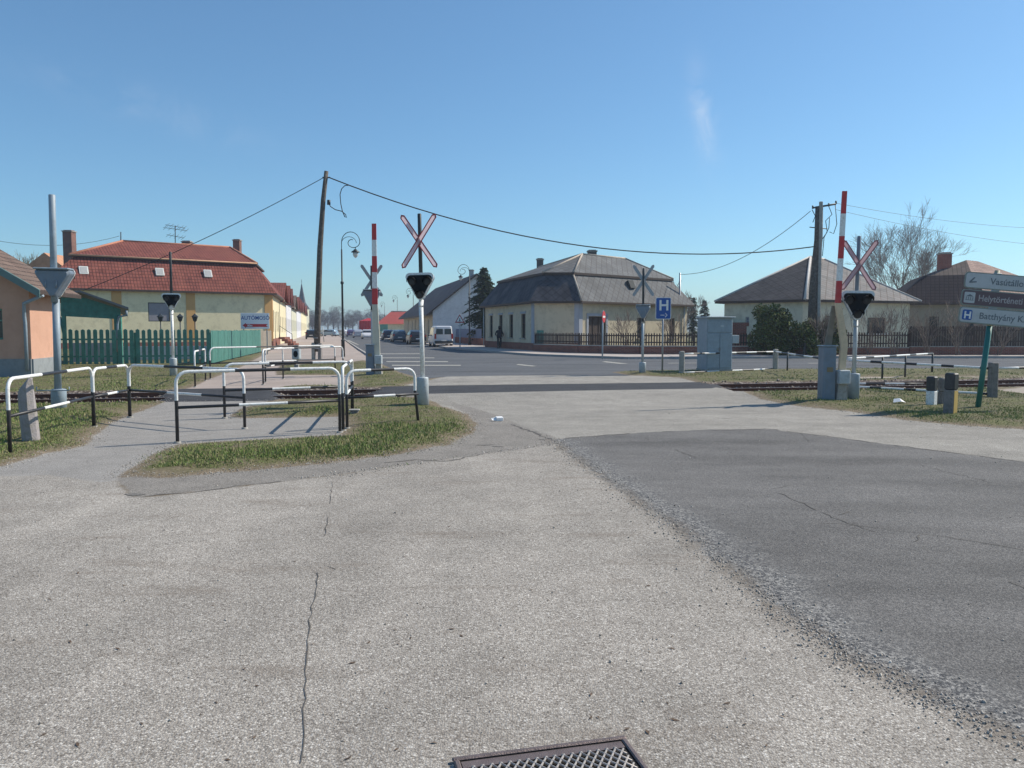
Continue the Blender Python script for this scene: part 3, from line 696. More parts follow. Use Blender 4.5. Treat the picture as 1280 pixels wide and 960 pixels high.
# ------------------------------------------------------------------ level crossing signals
def rtri(w, h, r, n=5):
    """rounded inverted triangle outline (x,z), centre of the top edge at z=h/2"""
    pts = [Vector((-w/2, h/2)), Vector((w/2, h/2)), Vector((0, -h/2))]; out = []
    for i in range(3):
        p, a, c = pts[i], pts[i-1], pts[(i+1) % 3]
        d1 = (a-p).normalized(); d2 = (c-p).normalized(); half = d1.angle(d2)/2; L = r/math.tan(half)
        cen = p+(d1+d2).normalized()*(r/math.sin(half)); s0 = p+d1*L-cen; s1 = p+d2*L-cen
        a0 = math.atan2(s0.y, s0.x); a1 = math.atan2(s1.y, s1.x); dd = (a1-a0+math.pi) % (2*math.pi)-math.pi
        for k in range(n+1): q = a0+dd*k/n; out.append((cen.x+r*math.cos(q), cen.y+r*math.sin(q)))
    return out[::-1]
def signal(px, py, rotz, label, top, headz, headw=.72, crossz=None, base_h=.6, base_r=.125, pole=(.045, .04), cols=(m_palegrey, m_white, m_darkmetal), lean=0.0, lit=False, plate_back=False, group='level crossing light signals', planks=(m_redline, m_pinkglow), hoodlen=.10, hr=.92):
    p = G(px, py)
    t = thing('crossing_signal', label, 'railway signal', p, (0, lean, rotz), group)
    MB().tube([(0, 0, -.05), (0, 0, base_h-.02), (0, 0, base_h), (0, 0, base_h+.01)], [base_r, base_r, base_r*.96, pole[0]*1.3], 20).build('base', cols[0], t)
    hb = headz-headw*(hr*.51)
    MB().tube([(0, .03, base_h), (0, .03, hb+.06)], pole[0], 14).build('pole', cols[1], t)
    MB().tube([(0, .09, hb+.0), (0, .09, top-.01), (0, .09, top)], [pole[1], pole[1], pole[1]*.8], 14).build('upper_pole', cols[2], t)
    w, h = headw, headw*hr
    hd = MB(); body = rtri(w*.93, h*.93, .07); hd.prism([(x, z+headz) for x, z in body], -.03, .15, 1)
    back_ = rtri(w*.8, h*.8, .06); n = len(body)
    a = [Vector((x, .15, z+headz)) for x, z in body]; c = [Vector((x, .2, z+headz)) for x, z in back_]
    hd.mesh(a+c, [(i, n+i, n+(i+1) % n, (i+1) % n) for i in range(n)]+[tuple(range(n, 2*n))[::-1]], 1)
    o1 = rtri(w, h, .085); o2 = rtri(w*.875, h*.85, .07)
    fr = [Vector((x, -.05, z+headz)) for x, z in o1]; fi = [Vector((x, -.05, z+headz)) for x, z in o2]
    fr2 = [Vector((x, -.028, z+headz)) for x, z in o1]
    hd.mesh(fr+fi+fr2, [(i, (i+1) % n, n+(i+1) % n, n+i) for i in range(n)]+[(i, 2*n+i, 2*n+(i+1) % n, (i+1) % n) for i in range(n)]+[tuple(range(2*n, 3*n))], 0)
    head = hd.build('signal_head', [m_white, m_dkbluegrey if plate_back else m_bluegrey], t)
    MB().prism([(x, z+headz) for x, z in rtri(w*.875, h*.85, .07)], -.062, -.05).build('black_face', m_signblack, head)
    br = MB(); br.tube([(0, .03, hb-.05), (0, .06, hb+.10)], .05, 10); br.build('bracket', cols[1], head)
    for i, (lx, lz, lr) in enumerate(((-w*.23, h*.22, w*.115), (w*.23, h*.22, w*.115), (0, -h*.20, w*.115))):
        cx, cz = lx, lz+headz
        hood = MB(); A = []; B_ = []
        for k in range(13):
            q = R(-15)+R(210)*k/12; A.append((cx+math.cos(q)*(lr+.02), -.06, cz+math.sin(q)*(lr+.02)))
            ln = hoodlen*math.sin(max(0, min(1, (k)/12))*math.pi)**.5+.02; B_.append((cx+math.cos(q)*(lr+.015), -.06-ln, cz+math.sin(q)*(lr+.015)))
        hood.mesh(A+B_, [(k, k+1, 14+k, 13+k) for k in range(12)], 0, True); hood.build('hood', m_signblack, head)
        lens = MB(); lens.tube([(cx, -.06, cz), (cx, -.075, cz), (cx, -.085, cz)], [lr, lr*.95, lr*.5], 18)
        lens.build('lens', m_lenslit if (lit and i == 2) else m_lens, head)  # white lens colour paints the reflection on the lower lamp
    if plate_back:
        hk = MB()
        for sx in (-.09, .1):
            hk.tube([(sx+.03, .205, headz+.08), (sx, .22, headz+.08), (sx, .22, headz-.05), (sx+.03, .205, headz-.05)], .007, 6)
        hk.split('handle', m_galv, head)
        hd2 = MB(); hd2.box((0, .10, headz+h*.47), (w*.78, .30, .035), bev=.012); hd2.build('top_lip', m_bluegrey, head)
    if crossz:
        for i, sg in enumerate((-1, 1)):
            M = Matrix.Rotation(sg*R(33.5), 3, 'Y'); L = .65; wd = .053; y = -.02-.014*i
            ol = [(-wd, -L+.05), (0, -L), (wd, -L+.05), (wd, L-.05), (0, L), (-wd, L-.05)]
            il = [(-wd+.02, -L+.07), (0, -L+.03), (wd-.02, -L+.07), (wd-.02, L-.07), (0, L-.03), (-wd+.02, L-.07)]
            cb = MB()
            if plate_back:
                cb.prism(ol, y, y+.010, 0, M, (0, 0, crossz)); cb.prism(il, y-.003, y+.0, 1, M, (0, 0, crossz))
                cb.poly([Vector((0, 0, crossz))+M@Vector((a, y+.0125, b)) for a, b in ol][::-1], 2)
            else:   # translucent sheet held in a red rim
                W3 = lambda q, yy: Vector((0, 0, crossz))+M@Vector((q[0], yy, q[1]))
                for k in range(6):
                    j = (k+1) % 6
                    cb.poly([W3(ol[k], y), W3(ol[j], y), W3(il[j], y), W3(il[k], y)]); cb.poly([W3(ol[k], y+.01), W3(il[k], y+.01), W3(il[j], y+.01), W3(ol[j], y+.01)]); cb.poly([W3(ol[k], y), W3(ol[k], y+.01), W3(ol[j], y+.01), W3(ol[j], y)]); cb.poly([W3(il[k], y), W3(il[j], y), W3(il[j], y+.01), W3(il[k], y+.01)])
                cb.poly([W3(q, y+.005) for q in il], 1)
            cb.build('cross_board', [planks[0], planks[1], m_galv], t)
        MB().box((0, .03, crossz), (.09, .1, .16), bev=.01).build('clamp', m_galv, t)
    return t
signal(529, 508, R(-6), 'white poled crossing signal with bright red edged cross beside the rounded grass tip', 3.95, 2.42, .70, 3.38, .60, .122, lean=R(-1.0))
signal(74, 515, R(180+8), 'grey signal seen from behind at the left, tall bare pole and no cross', 4.12, 2.43, .80, None, .44, .135, pole=(.065, .06), cols=(m_bluegrey, m_bluegrey, m_bluegrey), plate_back=True, lean=R(-.8), hr=.80)
signal(217, 471, R(18), 'small white poled signal without a cross standing by the green picket fence', 4.15, 2.45, .72, None, .62, .12, lit=True)
signal(466, 469, R(180+9), 'grey backed crossing signal with cross, hidden behind the left barrier arm', 3.75, 2.6, .76, 3.25, .5, .12, cols=(m_bluegrey, m_palegrey, m_darkmetal), plate_back=True)
signal(1066, 502, R(-8), 'crossing signal with dull pink red cross beside the near right barrier', 3.62, 2.06, .80, 2.98, .62, .125, cols=(m_bluegrey, m_palegrey, m_dkbluegrey), lean=R(.9), hoodlen=.22, planks=(surf('faded red paint', (.30, .12, .13), .6, var=.1, scale=8), translucent('faded pink sheet', (.60, .40, .42), .45)))
signal(803, 468, R(180-10), 'crossing signal seen from behind beside the blue hospital sign', 3.7, 2.15, .64, 3.28, .42, .12, cols=(m_palegrey, m_palegrey, m_darkmetal), plate_back=True)
ft = thing('foot_bracket', 'thin horizontal grey bar bracket fixed low on the left rear facing signal', 'bracket', G(74, 515))
MB().tube([(-.32, -.16, .50), (-.32, -.16, .43), (.30, -.16, .43), (.30, -.16, .50)], .012, 6).build('bar', m_bluegrey, ft)
MB().tube([(0, -.16, .43), (0, .0, .43)], .014, 6).build('arm', m_bluegrey, ft)

# ------------------------------------------------------------------ barriers
def barrier(px, py, rotz, label, top, segs, armx, arm_lean, bend, cabz, rr=.05):
    p = G(px, py); t = thing('crossing_barrier', label, 'level crossing barrier', p, rotz, 'raised level crossing barriers')
    x0 = armx; z0 = .75
    def P(z): return Vector((x0+(z-z0)*math.tan(arm_lean), 0, z))
    zs = [top]; 
    for k in range(5): zs.append(zs[-1]-segs)
    zs = zs[::-1]; V = []
    arm = MB()
    for i in range(5):
        a, b_ = P(zs[i]), P(zs[i+1]); s_ = 1+.25*(4-i)/5
        arm.mesh([a+Vector((dx*rr*s_, dy*.02, 0)) for dx, dy in ((-1, -1), (1, -1), (1, 1), (-1, 1))]+[b_+Vector((dx*rr*s_*.96, dy*.02, 0)) for dx, dy in ((-1, -1), (1, -1), (1, 1), (-1, 1))],
                 [(0, 1, 5, 4), (1, 2, 6, 5), (2, 3, 7, 6), (3, 0, 4, 7)]+([(4, 5, 6, 7)] if i == 4 else []), 0 if i % 2 == 0 else 1)
    arm.build('striped_arm', [m_red, m_white], t)
    q = [P(zs[0]), P(zs[0])+Vector((bend[0], 0, bend[1]-zs[0])), Vector((x0+bend[2], 0, z0-.1))]
    lo = MB(); wd = [rr*1.2, rr*1.45, rr*1.35]
    V = []
    for c, w_ in zip(q, wd): V += [c+Vector((dx*w_, dy*.035, 0)) for dx, dy in ((-1, -1), (1, -1), (1, 1), (-1, 1))]
    lo.mesh(V, [(i*4+k, i*4+(k+1) % 4, i*4+4+(k+1) % 4, i*4+4+k) for i in range(2) for k in range(4)][::1])
    lo.build('arm_sleeve', m_tan if bend[3] else surf('cream sleeve', (.56, .53, .43), .5, var=.06, dirt=(.35, .3, .22), dirt_amt=.3), t)
    MB().box((-.16, .06, cabz/2), (.28, .30, cabz), bev=.02).build('drive_cabinet', m_dkbluegrey, t)
    MB().box((-.16, .06, cabz+.012), (.33, .35, .025), bev=.008).build('cabinet_lid', m_bluegrey, t)
    MB().box((.13, -.08, .56), (.24, .24, .30), bev=.015).build('bearing_box', m_palegrey, t)
    cb = MB(); cb.mesh([(-.02, -.12, -.05), (.24, -.12, -.05), (.24, .14, -.05), (-.02, .14, -.05), (.04, -.10, .41), (.22, -.10, .41), (.22, .12, .41), (.04, .12, .41)],
                       [(0, 1, 5, 4), (1, 2, 6, 5), (2, 3, 7, 6), (3, 0, 4, 7), (4, 5, 6, 7)]); cb.build('concrete_foot', m_conc, t)
    wt_ = MB(); wt_.mesh([(-.22, .10, cabz-.1), (-.06, .10, cabz-.1), (.04, .10, 2.1), (-.06, .10, 2.1), (-.22, .14, cabz-.1), (-.06, .14, cabz-.1), (.04, .14, 2.1), (-.06, .14, 2.1)],
                         [(0, 1, 2, 3), (5, 4, 7, 6), (1, 5, 6, 2), (4, 0, 3, 7), (3, 2, 6, 7)])
    if bend[3]: wt_.build('rear_brace', surf('weathered tan steel', (.24, .2, .15), .7, var=.2, dirt=(.12, .1, .08), dirt_amt=.4), t)
    wr = MB(); wr.box((-.16, -.096, .72), (.13, .006, .10)); wr.build('warning_plate', surf('worn ochre plate', (.22, .16, .08), .6), t)
    return t
barrier(1043, 503, R(3), 'near right raised barrier with red and white arm and tan lower sleeve', 4.54, .477, -.03, R(1.9), (.16, 1.27, .165, True), 1.22, .052)
barrier(469, 470, R(0), 'left raised barrier with red and white arm and cream lower sleeve beyond the rails', 5.12, .54, .02, R(0), (.03, 1.4, .05, False), 1.05, .078)

# ------------------------------------------------------------------ fences and guard rails of the crossing
def cpost(x, y, w, h, d=None): 
    return MB().box((x, y, h/2-.05), (w, d or w, h+.1), bev=.02)
def striped(mb, a, b_, r, n, first=1, white=False):
    pts = [Vector(a).lerp(Vector(b_), k/n) for k in range(n+1)]; mb.tube(pts, r, 8, mis=[(1 if (k+first) % 3 else 0) if white else (k+first) % 2 for k in range(n)])
a, b_, c = G(852, 468), G(969, 463), Vector((XAT(1030, 23.5), 23.5, 0))
t = thing('guard_rail', 'striped guard rail on concrete posts in front of the grey cabinet', 'guard rail', a, group='striped guard rails')
for q in (a, b_): MB().box((q.x, q.y, .37), (.17, .17, .9), bev=.025).build('concrete_post', m_conc, t, True)
for q, w_, (e, f) in ((.72, 9, (a, b_)), (.06, 8, (a, b_)), (.72, 6, (b_, c))):
    mb = MB(); striped(mb, e+Vector((0, 0, q)), f+Vector((0, 0, q)), .03, w_); mb.build('rail', [m_black, m_white], t, True)
q = G(984, 465); MB().tube([q, q+Vector((0, 0, .75))], .03, 6).build('iron_post', m_darkmetal, t, True)
s1, e1 = Vector((XAT(1060, 21.5), 21.5, 0)), G(1165, 467)
t = thing('guard_rail', 'far striped guard rail right of the near barrier, ending at a thin iron post', 'guard rail', e1, group='striped guard rails')
mb = MB(); striped(mb, s1+Vector((0, 0, .8)), e1+Vector((0, 0, .72)), .03, 12, white=True); mb.build('rail', [m_black, m_white], t, True)
mb = MB(); striped(mb, s1+Vector((0, 0, .13)), Vector((XAT(1157, 21.4), 21.4, .13)), .026, 4); mb.build('rail', [m_black, m_white], t, True)
MB().tube([e1, e1+Vector((0, 0, .74))], .035, 6).build('iron_post', m_darkmetal, t, True)
for f in (.35, .62): q = s1.lerp(e1, f); MB().tube([q, q+Vector((0, 0, .75))], .03, 6).build('iron_post', m_darkmetal, t, True)
s2, e2 = Vector((XAT(1062, 20.3), 20.3, 0)), G(1240, 499)
t = thing('guard_rail', 'near striped guard rail running to the square post right of the teal sign post', 'guard rail', e2, group='striped guard rails')
MB().box((e2.x, e2.y, .38), (.17, .17, .92), bev=.02).build('concrete_post', m_concdk, t, True)
for z0_, z1_, k in ((.80, .70, 12), (.14, .12, 12)):
    mb = MB(); striped(mb, s2+Vector((0, 0, z0_)), e2+Vector((0, 0, z1_)), .03, 12, white=True); mb.build('rail', [m_black, m_white], t, True)
mb = MB(); striped(mb, e2+Vector((0, 0, .70)), Vector((15, 19.2, .74)), .028, 6); mb.build('rail', [m_black, m_white], t, True)
MB().box((15, 19.2, .38), (.17, .17, .92), bev=.02).build('concrete_post', m_concdk, t, True)

# marker posts
def marker(px, py, w, h, label, cols, cut, rot=0, lean=0.0, side=False):
    t = thing('marker_post', label, 'post', G(px, py), (0, lean, rot))
    MB().box((0, 0, h*cut/2-.05), (w, w*.9, h*cut+.1), bev=.012).build('shaft', [cols[0]], t)
    MB().box((0, 0, h*(1+cut)/2), (w*1.04, w*.94, h*(1-cut)), bev=.02).build('painted_top', cols[1], t)
    if side: MB().box((w/2+.004, 0, h*cut/2), (.006, w*.7, h*cut*.95)).build('yellow_strip', surf('yellow strip', (.65, .42, .12), .6), t)
marker(1164, 508, .17, .62, 'black topped white marker post left of the pair by the right road edge', (m_white, m_black), .52, R(-52))
marker(1178, 507, .16, .58, 'plain brown stone post between the two black topped marker posts', (m_concdk, m_concdk), .5, R(10), R(1))
marker(1187, 521, .18, .80, 'larger black topped marker post with a yellow edge strip beside the verge', (m_concdk, m_black), .62, R(-55), R(1), True)
t = thing('broken_post', 'broken leaning concrete post behind the leftmost railing hoop', 'post', G(40, 553), (0, R(-5), R(12)))
mb = MB(); n = 8; ring = []
for z, s_ in ((-.05, 1), (.4, 1), (.78, .97), (.84, .85)):
    for k in range(n):
        q = 2*math.pi*(k+.5)/n; cx_, cy_ = math.cos(q), math.sin(q); m_ = max(abs(cx_), abs(cy_)); j = rnd.uniform(-.01, .01)
        ring.append((cx_/m_*.10*s_+j+(.02 if z > .7 else 0), cy_/m_*.10*s_+j, z+(.09*cx_+rnd.uniform(-.04, .03) if z > .7 else 0)))
mb.mesh(ring, [(r_*n+k, r_*n+(k+1) % n, r_*n+n+(k+1) % n, r_*n+n+k) for r_ in range(3) for k in range(n)]+[tuple(range(3*n, 4*n))])
mb.build('shaft', surf('pitted pale concrete', (.32, .29, .29), .92, var=.2, scale=5, dirt=(.2, .19, .12), dirt_amt=.5, bump=.8), t)

# ------------------------------------------------------------------ signs
def text_mesh(txt, size, mat, name, parent, loc, M=None, sx=1.0, bold=0.0, ext=.001):
    cu = bpy.data.curves.new('lettering', 'FONT'); cu.body = txt; cu.size = size; cu.extrude = ext; cu.offset = bold; cu.align_x = 'LEFT'
    cu.resolution_u = 3
    to = bpy.data.objects.new('lettering', cu); COL.objects.link(to)
    bpy.context.view_layer.update()
    me = bpy.data.meshes.new_from_object(to.evaluated_get(bpy.context.evaluated_depsgraph_get()))
    bpy.data.objects.remove(to)
    for v in me.vertices:   # text in XY -> XZ plane facing -Y
        x_, y_, z_ = v.co; v.co = (x_*sx, -z_, y_)
    me.materials.clear(); me.materials.append(mat)
    o = bpy.data.objects.new(name, me); COL.objects.link(o); o.parent = parent; o.location = loc
    return o
def rrect(w, h, r, n=4):
    out = []
    for cx_, cz_, a0 in ((w/2-r, h/2-r, 0), (-w/2+r, h/2-r, 90), (-w/2+r, -h/2+r, 180), (w/2-r, -h/2+r, 270)):
        for k in range(n+1): q = R(a0+90*k/n); out.append((cx_+r*math.cos(q), cz_+r*math.sin(q)))
    return out
# direction sign at the right
p = G(1222, 512)
t = thing('direction_sign', 'leaning teal posted direction sign with three name plates at the right picture edge', 'direction sign', p, (0, R(5.4), R(-8)))
MB().tube([(0, 0, -.1), (0, 0, 1.66)], .052, 14).build('teal_post', m_tealpost, t)
MB().tube([(0, 0, 1.66), (0, 0, 2.75)], .048, 14).build('bare_post', surf('yellowish bare post', (.38, .36, .24), .6), t)
PW = 2.0; x0 = -.60
for i, (zc, base, txt, tm) in enumerate(((2.52, m_signwhite, 'Vasútállomás', m_signletter), (2.18, m_signbrown, 'Helytörténeti kiállítás', surf('pale letter vinyl', (.4, .36, .36), .5)), (1.84, m_signwhite, 'Batthyány K. Kórház', m_signletter))):
    dx = (0, -.02, -.02)[i]
    pl = MB(); pl.prism([(x+x0+PW/2+dx, z+zc) for x, z in rrect(PW, .315, .06)], -.075, -.055)
    plate = pl.build('name_plate', surf('dull green grey plate rim', (.22, .25, .22), .6), t)
    MB().prism([(x+x0+PW/2+dx, z+zc) for x, z in rrect(PW-.04, .275, .05)], -.079, -.075).build('sheet', base, plate)
    text_mesh(txt, .175, tm, 'lettering', plate, (x0+.37+dx+(.10 if i == 0 else -.06 if i == 1 else 0), -.0805, zc-.055), sx=.95 if i != 1 else .85, bold=.002)
    if i == 2:
        MB().prism([(x+x0+.15+dx, z+zc) for x, z in rrect(.18, .20, .03)], -.083, -.0795).build('blue_field', m_signblue, plate)
        text_mesh('H', .19, m_white, 'lettering', plate, (x0+.088+dx, -.0845, zc-.068), bold=.006)
    elif i == 1:
        MB().prism([(x+x0+.15+dx, z+zc) for x, z in rrect(.20, .21, .02)], -.083, -.0795).build('pale_field', m_signwhite, plate)
        ic = MB(); ic.prism([(x0+.08+dx, zc+.02), (x0+.22+dx, zc+.02), (x0+.15+dx, zc+.065)], -.086, -.0835)
        for k in range(4): ic.box((x0+.09+.04*k+dx, -.085, zc-.015), (.012, .003, .05))
        ic.box((x0+.15+dx, -.085, zc-.05), (.15, .003, .012)); ic.build('pictogram', m_signletter, plate)
    else:
        ic = MB(); ic.prism([(x0+.09, zc-.06), (x0+.22, zc-.04), (x0+.22, zc-.015), (x0+.13, zc-.025), (x0+.19, zc+.055), (x0+.165, zc+.06), (x0+.085, zc-.03)], -.083, -.0795); ic.build('pictogram', m_signletter, plate)
cl = MB()
for zc in (2.68, 2.35, 2.01, 1.72): cl.box((0, -.03, zc), (.13, .09, .03), bev=.008)
cl.split('clamp', m_galv, t)
# hospital sign
p = G(828, 468)
t = thing('hospital_sign', 'square blue hospital sign with white H and arrow beside the crossing', 'road sign', p)
MB().tube([(0, .03, -.05), (0, .03, 2.60)], .032, 12).build('post', m_galv, t)
zc = ZAT(385.5, p.y); pn = MB().prism([(x, z+zc) for x, z in rrect(.54, .76, .05)], -.02, -.005).build('panel', m_white, t)
MB().prism([(x, z+zc) for x, z in rrect(.50, .72, .04)], -.024, -.02).build('blue_field', m_signblue, pn)
text_mesh('H', .50, m_white, 'lettering', pn, (-.165, -.0255, zc-.06), bold=.012)
ar = MB(); ar.box((-.03, -.026, zc-.235), (.14, .004, .022))
for s_ in (-1, 1): ar.box((.10, -.0262, zc-.235+s_*.034), (.10, .004, .022), Matrix.Rotation(s_*R(45), 3, 'Y'))
ar.build('arrow', m_white, pn)
# car wash board
sp = AT(319, 411, 50)
t = thing('wash_sign', 'white board with blue lettering and red arrow in front of the yellow wall', 'sign board', (sp.x, 50, 0), R(8))
zc = ZAT(401.2, 50); bw = 1.72; bh = .98
MB().box((0, 0, zc), (bw, .04, bh), bev=.008).build('board', m_signwhite if False else surf('glossy white board', (.75, .77, .8), .5, var=.04), t)
text_mesh('AUTÓMOSÓ', .33, m_bluetext, 'lettering', t, (-.84, -.023, zc+.08), sx=.92, bold=.004)
MB().prism([(-.75, zc-.27), (-.55, zc-.12), (-.55, zc-.19), (.78, zc-.19), (.66, zc-.27), (.78, zc-.37), (-.55, zc-.37), (-.55, zc-.44)][::-1], -.026, -.021).build('red_arrow', m_red, t)
text_mesh('80m', .17, m_white, 'lettering', t, (-.46, -.028, zc-.34), bold=.006)
for s_ in (-.7, .7): MB().box((s_, .05, zc/2), (.06, .05, zc)).build('post', m_galv, t)
# edge-on no entry sign, warning sign
p = G(753, 449)
t = thing('no_entry_sign', 'round red sign seen almost edge on, on a white post by the picket fence', 'road sign', p)
MB().tube([(0, 0, -.1), (0, 0, 2.55)], .04, 10).build('post', m_palegrey, t)
M = Matrix.Rotation(R(68), 3, 'Z'); zc = ZAT(396, p.y)
MB().prism([(math.cos(q)*.31, math.sin(q)*.31) for q in np.linspace(0, 6.283, 25)[:-1]], -.07, -.05, 0, M, (0, 0, zc)).build('disc', m_red, t)
MB().prism([(-.22, -.05), (.22, -.05), (.22, .05), (-.22, .05)], -.075, -.0705, 0, M, (0, 0, zc)).build('white_bar', m_white, t)
p = G(575, 436)
t = thing('warning_sign', 'triangular warning sign with red border by the white van', 'road sign', p, R(-5))
MB().tube([(0, 0, -.1), (0, 0, 2.75)], .045, 10).build('post', m_palegrey, t)
zc = ZAT(399, p.y)
def tri(s_): return [(-s_*.5, -s_*.36), (s_*.5, -s_*.36), (0, s_*.50)]
MB().prism([(x, z+zc) for x, z in tri(.80)], -.07, -.05).build('red_border', m_redline, t)
MB().prism([(x, z+zc-.0) for x, z in tri(.54)], -.075, -.0705).build('white_field', m_white, t)
MB().prism([(-.06, zc-.16), (.07, zc-.16), (.03, zc-.02), (.05, zc+.06), (-.04, zc+.06), (-.02, zc-.03)], -.079, -.0755).build('symbol', m_signblack, t)
p = G(405, 427.5)
t = tag(MB().tube([p, p+Vector((-.15, 0, 1.85))], [.06, .05], 8).build('slim_post', m_palegrey), 'slim pale post at the far left pavement between wooden pole and lamp', 'post')

# ------------------------------------------------------------------ grey cabinet
p = G(893, 466); W_, D_, H_ = .97, .95, 2.0
t = thing('relay_cabinet', 'tall grey two door equipment cabinet beside the railway', 'equipment cabinet', p+Vector((.17, 0, 0)), R(8))
MB().box((0, D_/2, .06), (W_+.04, D_+.04, .14)).build('plinth', m_conc, t)
MB().box((0, D_/2, H_/2+.06), (W_, D_, H_-.12), bev=.012).build('body', m_bluegrey, t)
MB().box((0, D_/2-.03, H_+.02), (W_+.14, D_+.16, .05), bev=.012).build('roof', m_palegrey, t)
for s_ in (-1, 1):
    d_ = MB().box((s_*W_*.245, -.012, .80), (W_*.47, .025, 1.25), bev=.008).build('door', m_bluegrey, t)
    MB().box((-s_*.03+s_*W_*.06, -.035, .86), (.02, .03, .12), bev=.004).build('handle', m_galv, d_)
MB().box((0, -.012, 1.68), (W_*.95, .022, .42), bev=.008).build('upper_panel', m_bluegrey, t)
MB().box((.08, -.027, 1.70), (.12, .006, .06)).build('label_plate', m_palegrey, t)
MB().box((W_/2+.13, .15, 1.22), (.26, .3, .30), bev=.01).build('side_box', m_palegrey, t)

# drain grate
A_, B2, C_ = G(570, 953, .004), G(778, 926, .004), G(800, 962, .004)
u = (B2-A_).normalized(); v = Vector((u.y, -u.x, 0)); GL = (B2-A_).length; GD = .42
t = thing('drain_grate', 'rusty rectangular drain grate with diamond mesh in the foreground asphalt', 'drain grate', A_)
fr = MB()
for (c0, c1, w_) in ((Vector((0, 0, 0)), u*GL, .03), (v*GD, u*GL+v*GD, .03)):
    m_ = (c0+c1)/2; fr.box(A_+m_+Vector((0, 0, .012)), (GL+.03, .022, .012), math.atan2(u.y, u.x), bev=.005)
for c0 in (Vector((0, 0, 0)), u*GL): fr.box(A_+c0+v*GD/2+Vector((0, 0, .012)), (.022, GD-.024, .012), math.atan2(u.y, u.x), bev=.005)
fr.box(A_+u*GL/2+v*.045+Vector((0, 0, .008)), (GL-.03, .045, .008), math.atan2(u.y, u.x))
fr.build('frame', m_castiron, t, True)
MB().poly([A_+q+Vector((0, 0, .008)) for q in (Vector((0, 0, 0)), v*GD, v*GD+u*GL, u*GL)]).build('pit', m_pit, t, True)
bars = MB(); k = .0; x_ = -.5
def clipseg(s0, d0):
    lo, hi = 0, 1; x0_, y0_ = s0; dx, dy = d0
    for p_, q_ in ((-dx, x0_-.03), (dx, GL-.03-x0_), (-dy, y0_-.07), (dy, GD-.03-y0_)):
        if abs(p_) < 1e-9:
            if q_ < 0: return None
        else:
            r_ = q_/p_
            if p_ < 0: lo = max(lo, r_)
            else: hi = min(hi, r_)
    return (lo, hi) if lo < hi else None
for k in range(-20, 40):
    for sg in (1, -1):
        s0 = (k*.034, 0 if sg == 1 else 0); d0 = (.5*sg, .75)
        cc = clipseg(s0, d0)
        if cc:
            q0 = A_+u*(s0[0]+d0[0]*cc[0])+v*(s0[1]+d0[1]*cc[0])+Vector((0, 0, .016)); q1 = A_+u*(s0[0]+d0[0]*cc[1])+v*(s0[1]+d0[1]*cc[1])+Vector((0, 0, .016))
            if (q1-q0).length > .01: bars.tube([q0, q1], .0048, 5)
bars.build('bars', m_grateworn, t, True)

# litter
p = G(624, 526); t = thing('carton', 'crushed white carton on the asphalt by the signal base', 'litter', p, R(20))
MB().box((0, 0, .035), (.13, .08, .07), Matrix.Rotation(R(12), 3, 'X'), bev=.008).build('box_body', m_paper, t)
MB().mesh([(-.07, -.05, .01), (-.14, -.03, .02), (-.13, .05, .045), (-.065, .04, .06)], [(0, 1, 2, 3)]).build('flap', m_paper, t)
p = G(1124, 503, .06); mb = MB(); mb.mesh([p+Vector(q) for q in ((-.14, -.03, .0), (.0, -.10, .03), (.13, -.02, .0), (.1, .07, .04), (-.08, .08, .07), (.01, .01, .09))], [(0, 1, 5), (1, 2, 5), (2, 3, 5), (3, 4, 5), (4, 0, 5)])
tag(mb.build('paper_scrap', m_paper), 'white crumpled paper lying in the right hand grass', 'litter')
p = G(443, 519); t = thing('stone_stub', 'small flat topped concrete stub in the grass between the hoops', 'concrete block', p, R(5))
MB().box((0, 0, .03), (.15, .14, .12), bev=.02).build('stub', m_concdk, t); MB().box((0, 0, .10), (.20, .17, .025), bev=.008).build('cap', m_conc, t)
# litter bin by the far pavement
p = G(371, 462); t = thing('litter_bin', 'grey litter bin with dark domed lid on the far left verge', 'litter bin', p)
MB().box((0, 0, .2), (.16, .16, .45), bev=.01).build('foot', m_conc, t)
MB().box((0, 0, .62), (.30, .28, .44), bev=.03).build('bin_body', m_palegrey, t)
MB().prism([(math.cos(q)*.085, math.sin(q)*.13+.62) for q in np.linspace(0, 6.283, 17)[:-1]], -.150, -.141).build('opening', m_signblack, t)
MB().tube([(0, 0, .84), (0, 0, .88), (0, 0, .95), (0, 0, .98)], [.17, .17, .11, .02], 14).build('lid', m_darkmetal, t)

# ------------------------------------------------------------------ utility poles and cables
pb = G(396, 449); YL = pb.y
t = thing('wooden_pole', 'tall slightly crooked wooden pole on a concrete foot left of the street', 'utility pole', pb)
tops = [(396, 430), (397, 400), (398, 370), (399, 340), (400, 310), (402, 280), (404, 250), (408, 214)]
pts = [AT(a, b_, YL) for a, b_ in tops]; pts[0].z = .4
MB().tube(pts, [.17, .165, .16, .15, .145, .135, .125, .11], 12).build('pole', m_wood, t, True)
MB().box(pb+Vector((-.15, -.05, .4)), (.16, .28, .95), bev=.02).build('concrete_foot', m_conc, t, True)
MB().box(pb+Vector((.19, -.05, .4)), (.18, .28, .9), bev=.02).build('concrete_foot', m_concdk, t, True)
mb = MB()
for z in (.55, .75, 1.1): mb.tube([pb+Vector((0, 0, z)), pb+Vector((0, 0, z+.04))], .28 if z < 1 else .19, 12)
mb.split('strap', m_galv, t, True)
Lt = AT(408, 222, YL)
mb = MB(); mb.box(Lt+Vector((.0, -.02, 0)), (.40, .06, .06)); mb.tube([AT(411, 250, YL), AT(411, 256, YL)], .09, 8); mb.split('fitting', m_darkmetal, t, True)
pr = Vector((XAT(1021, 46), 46, 0)); zt = ZAT(256, 46)
t = thing('twin_pole', 'dark utility pole braced by a concrete stub behind the right barrier', 'utility pole', pr)
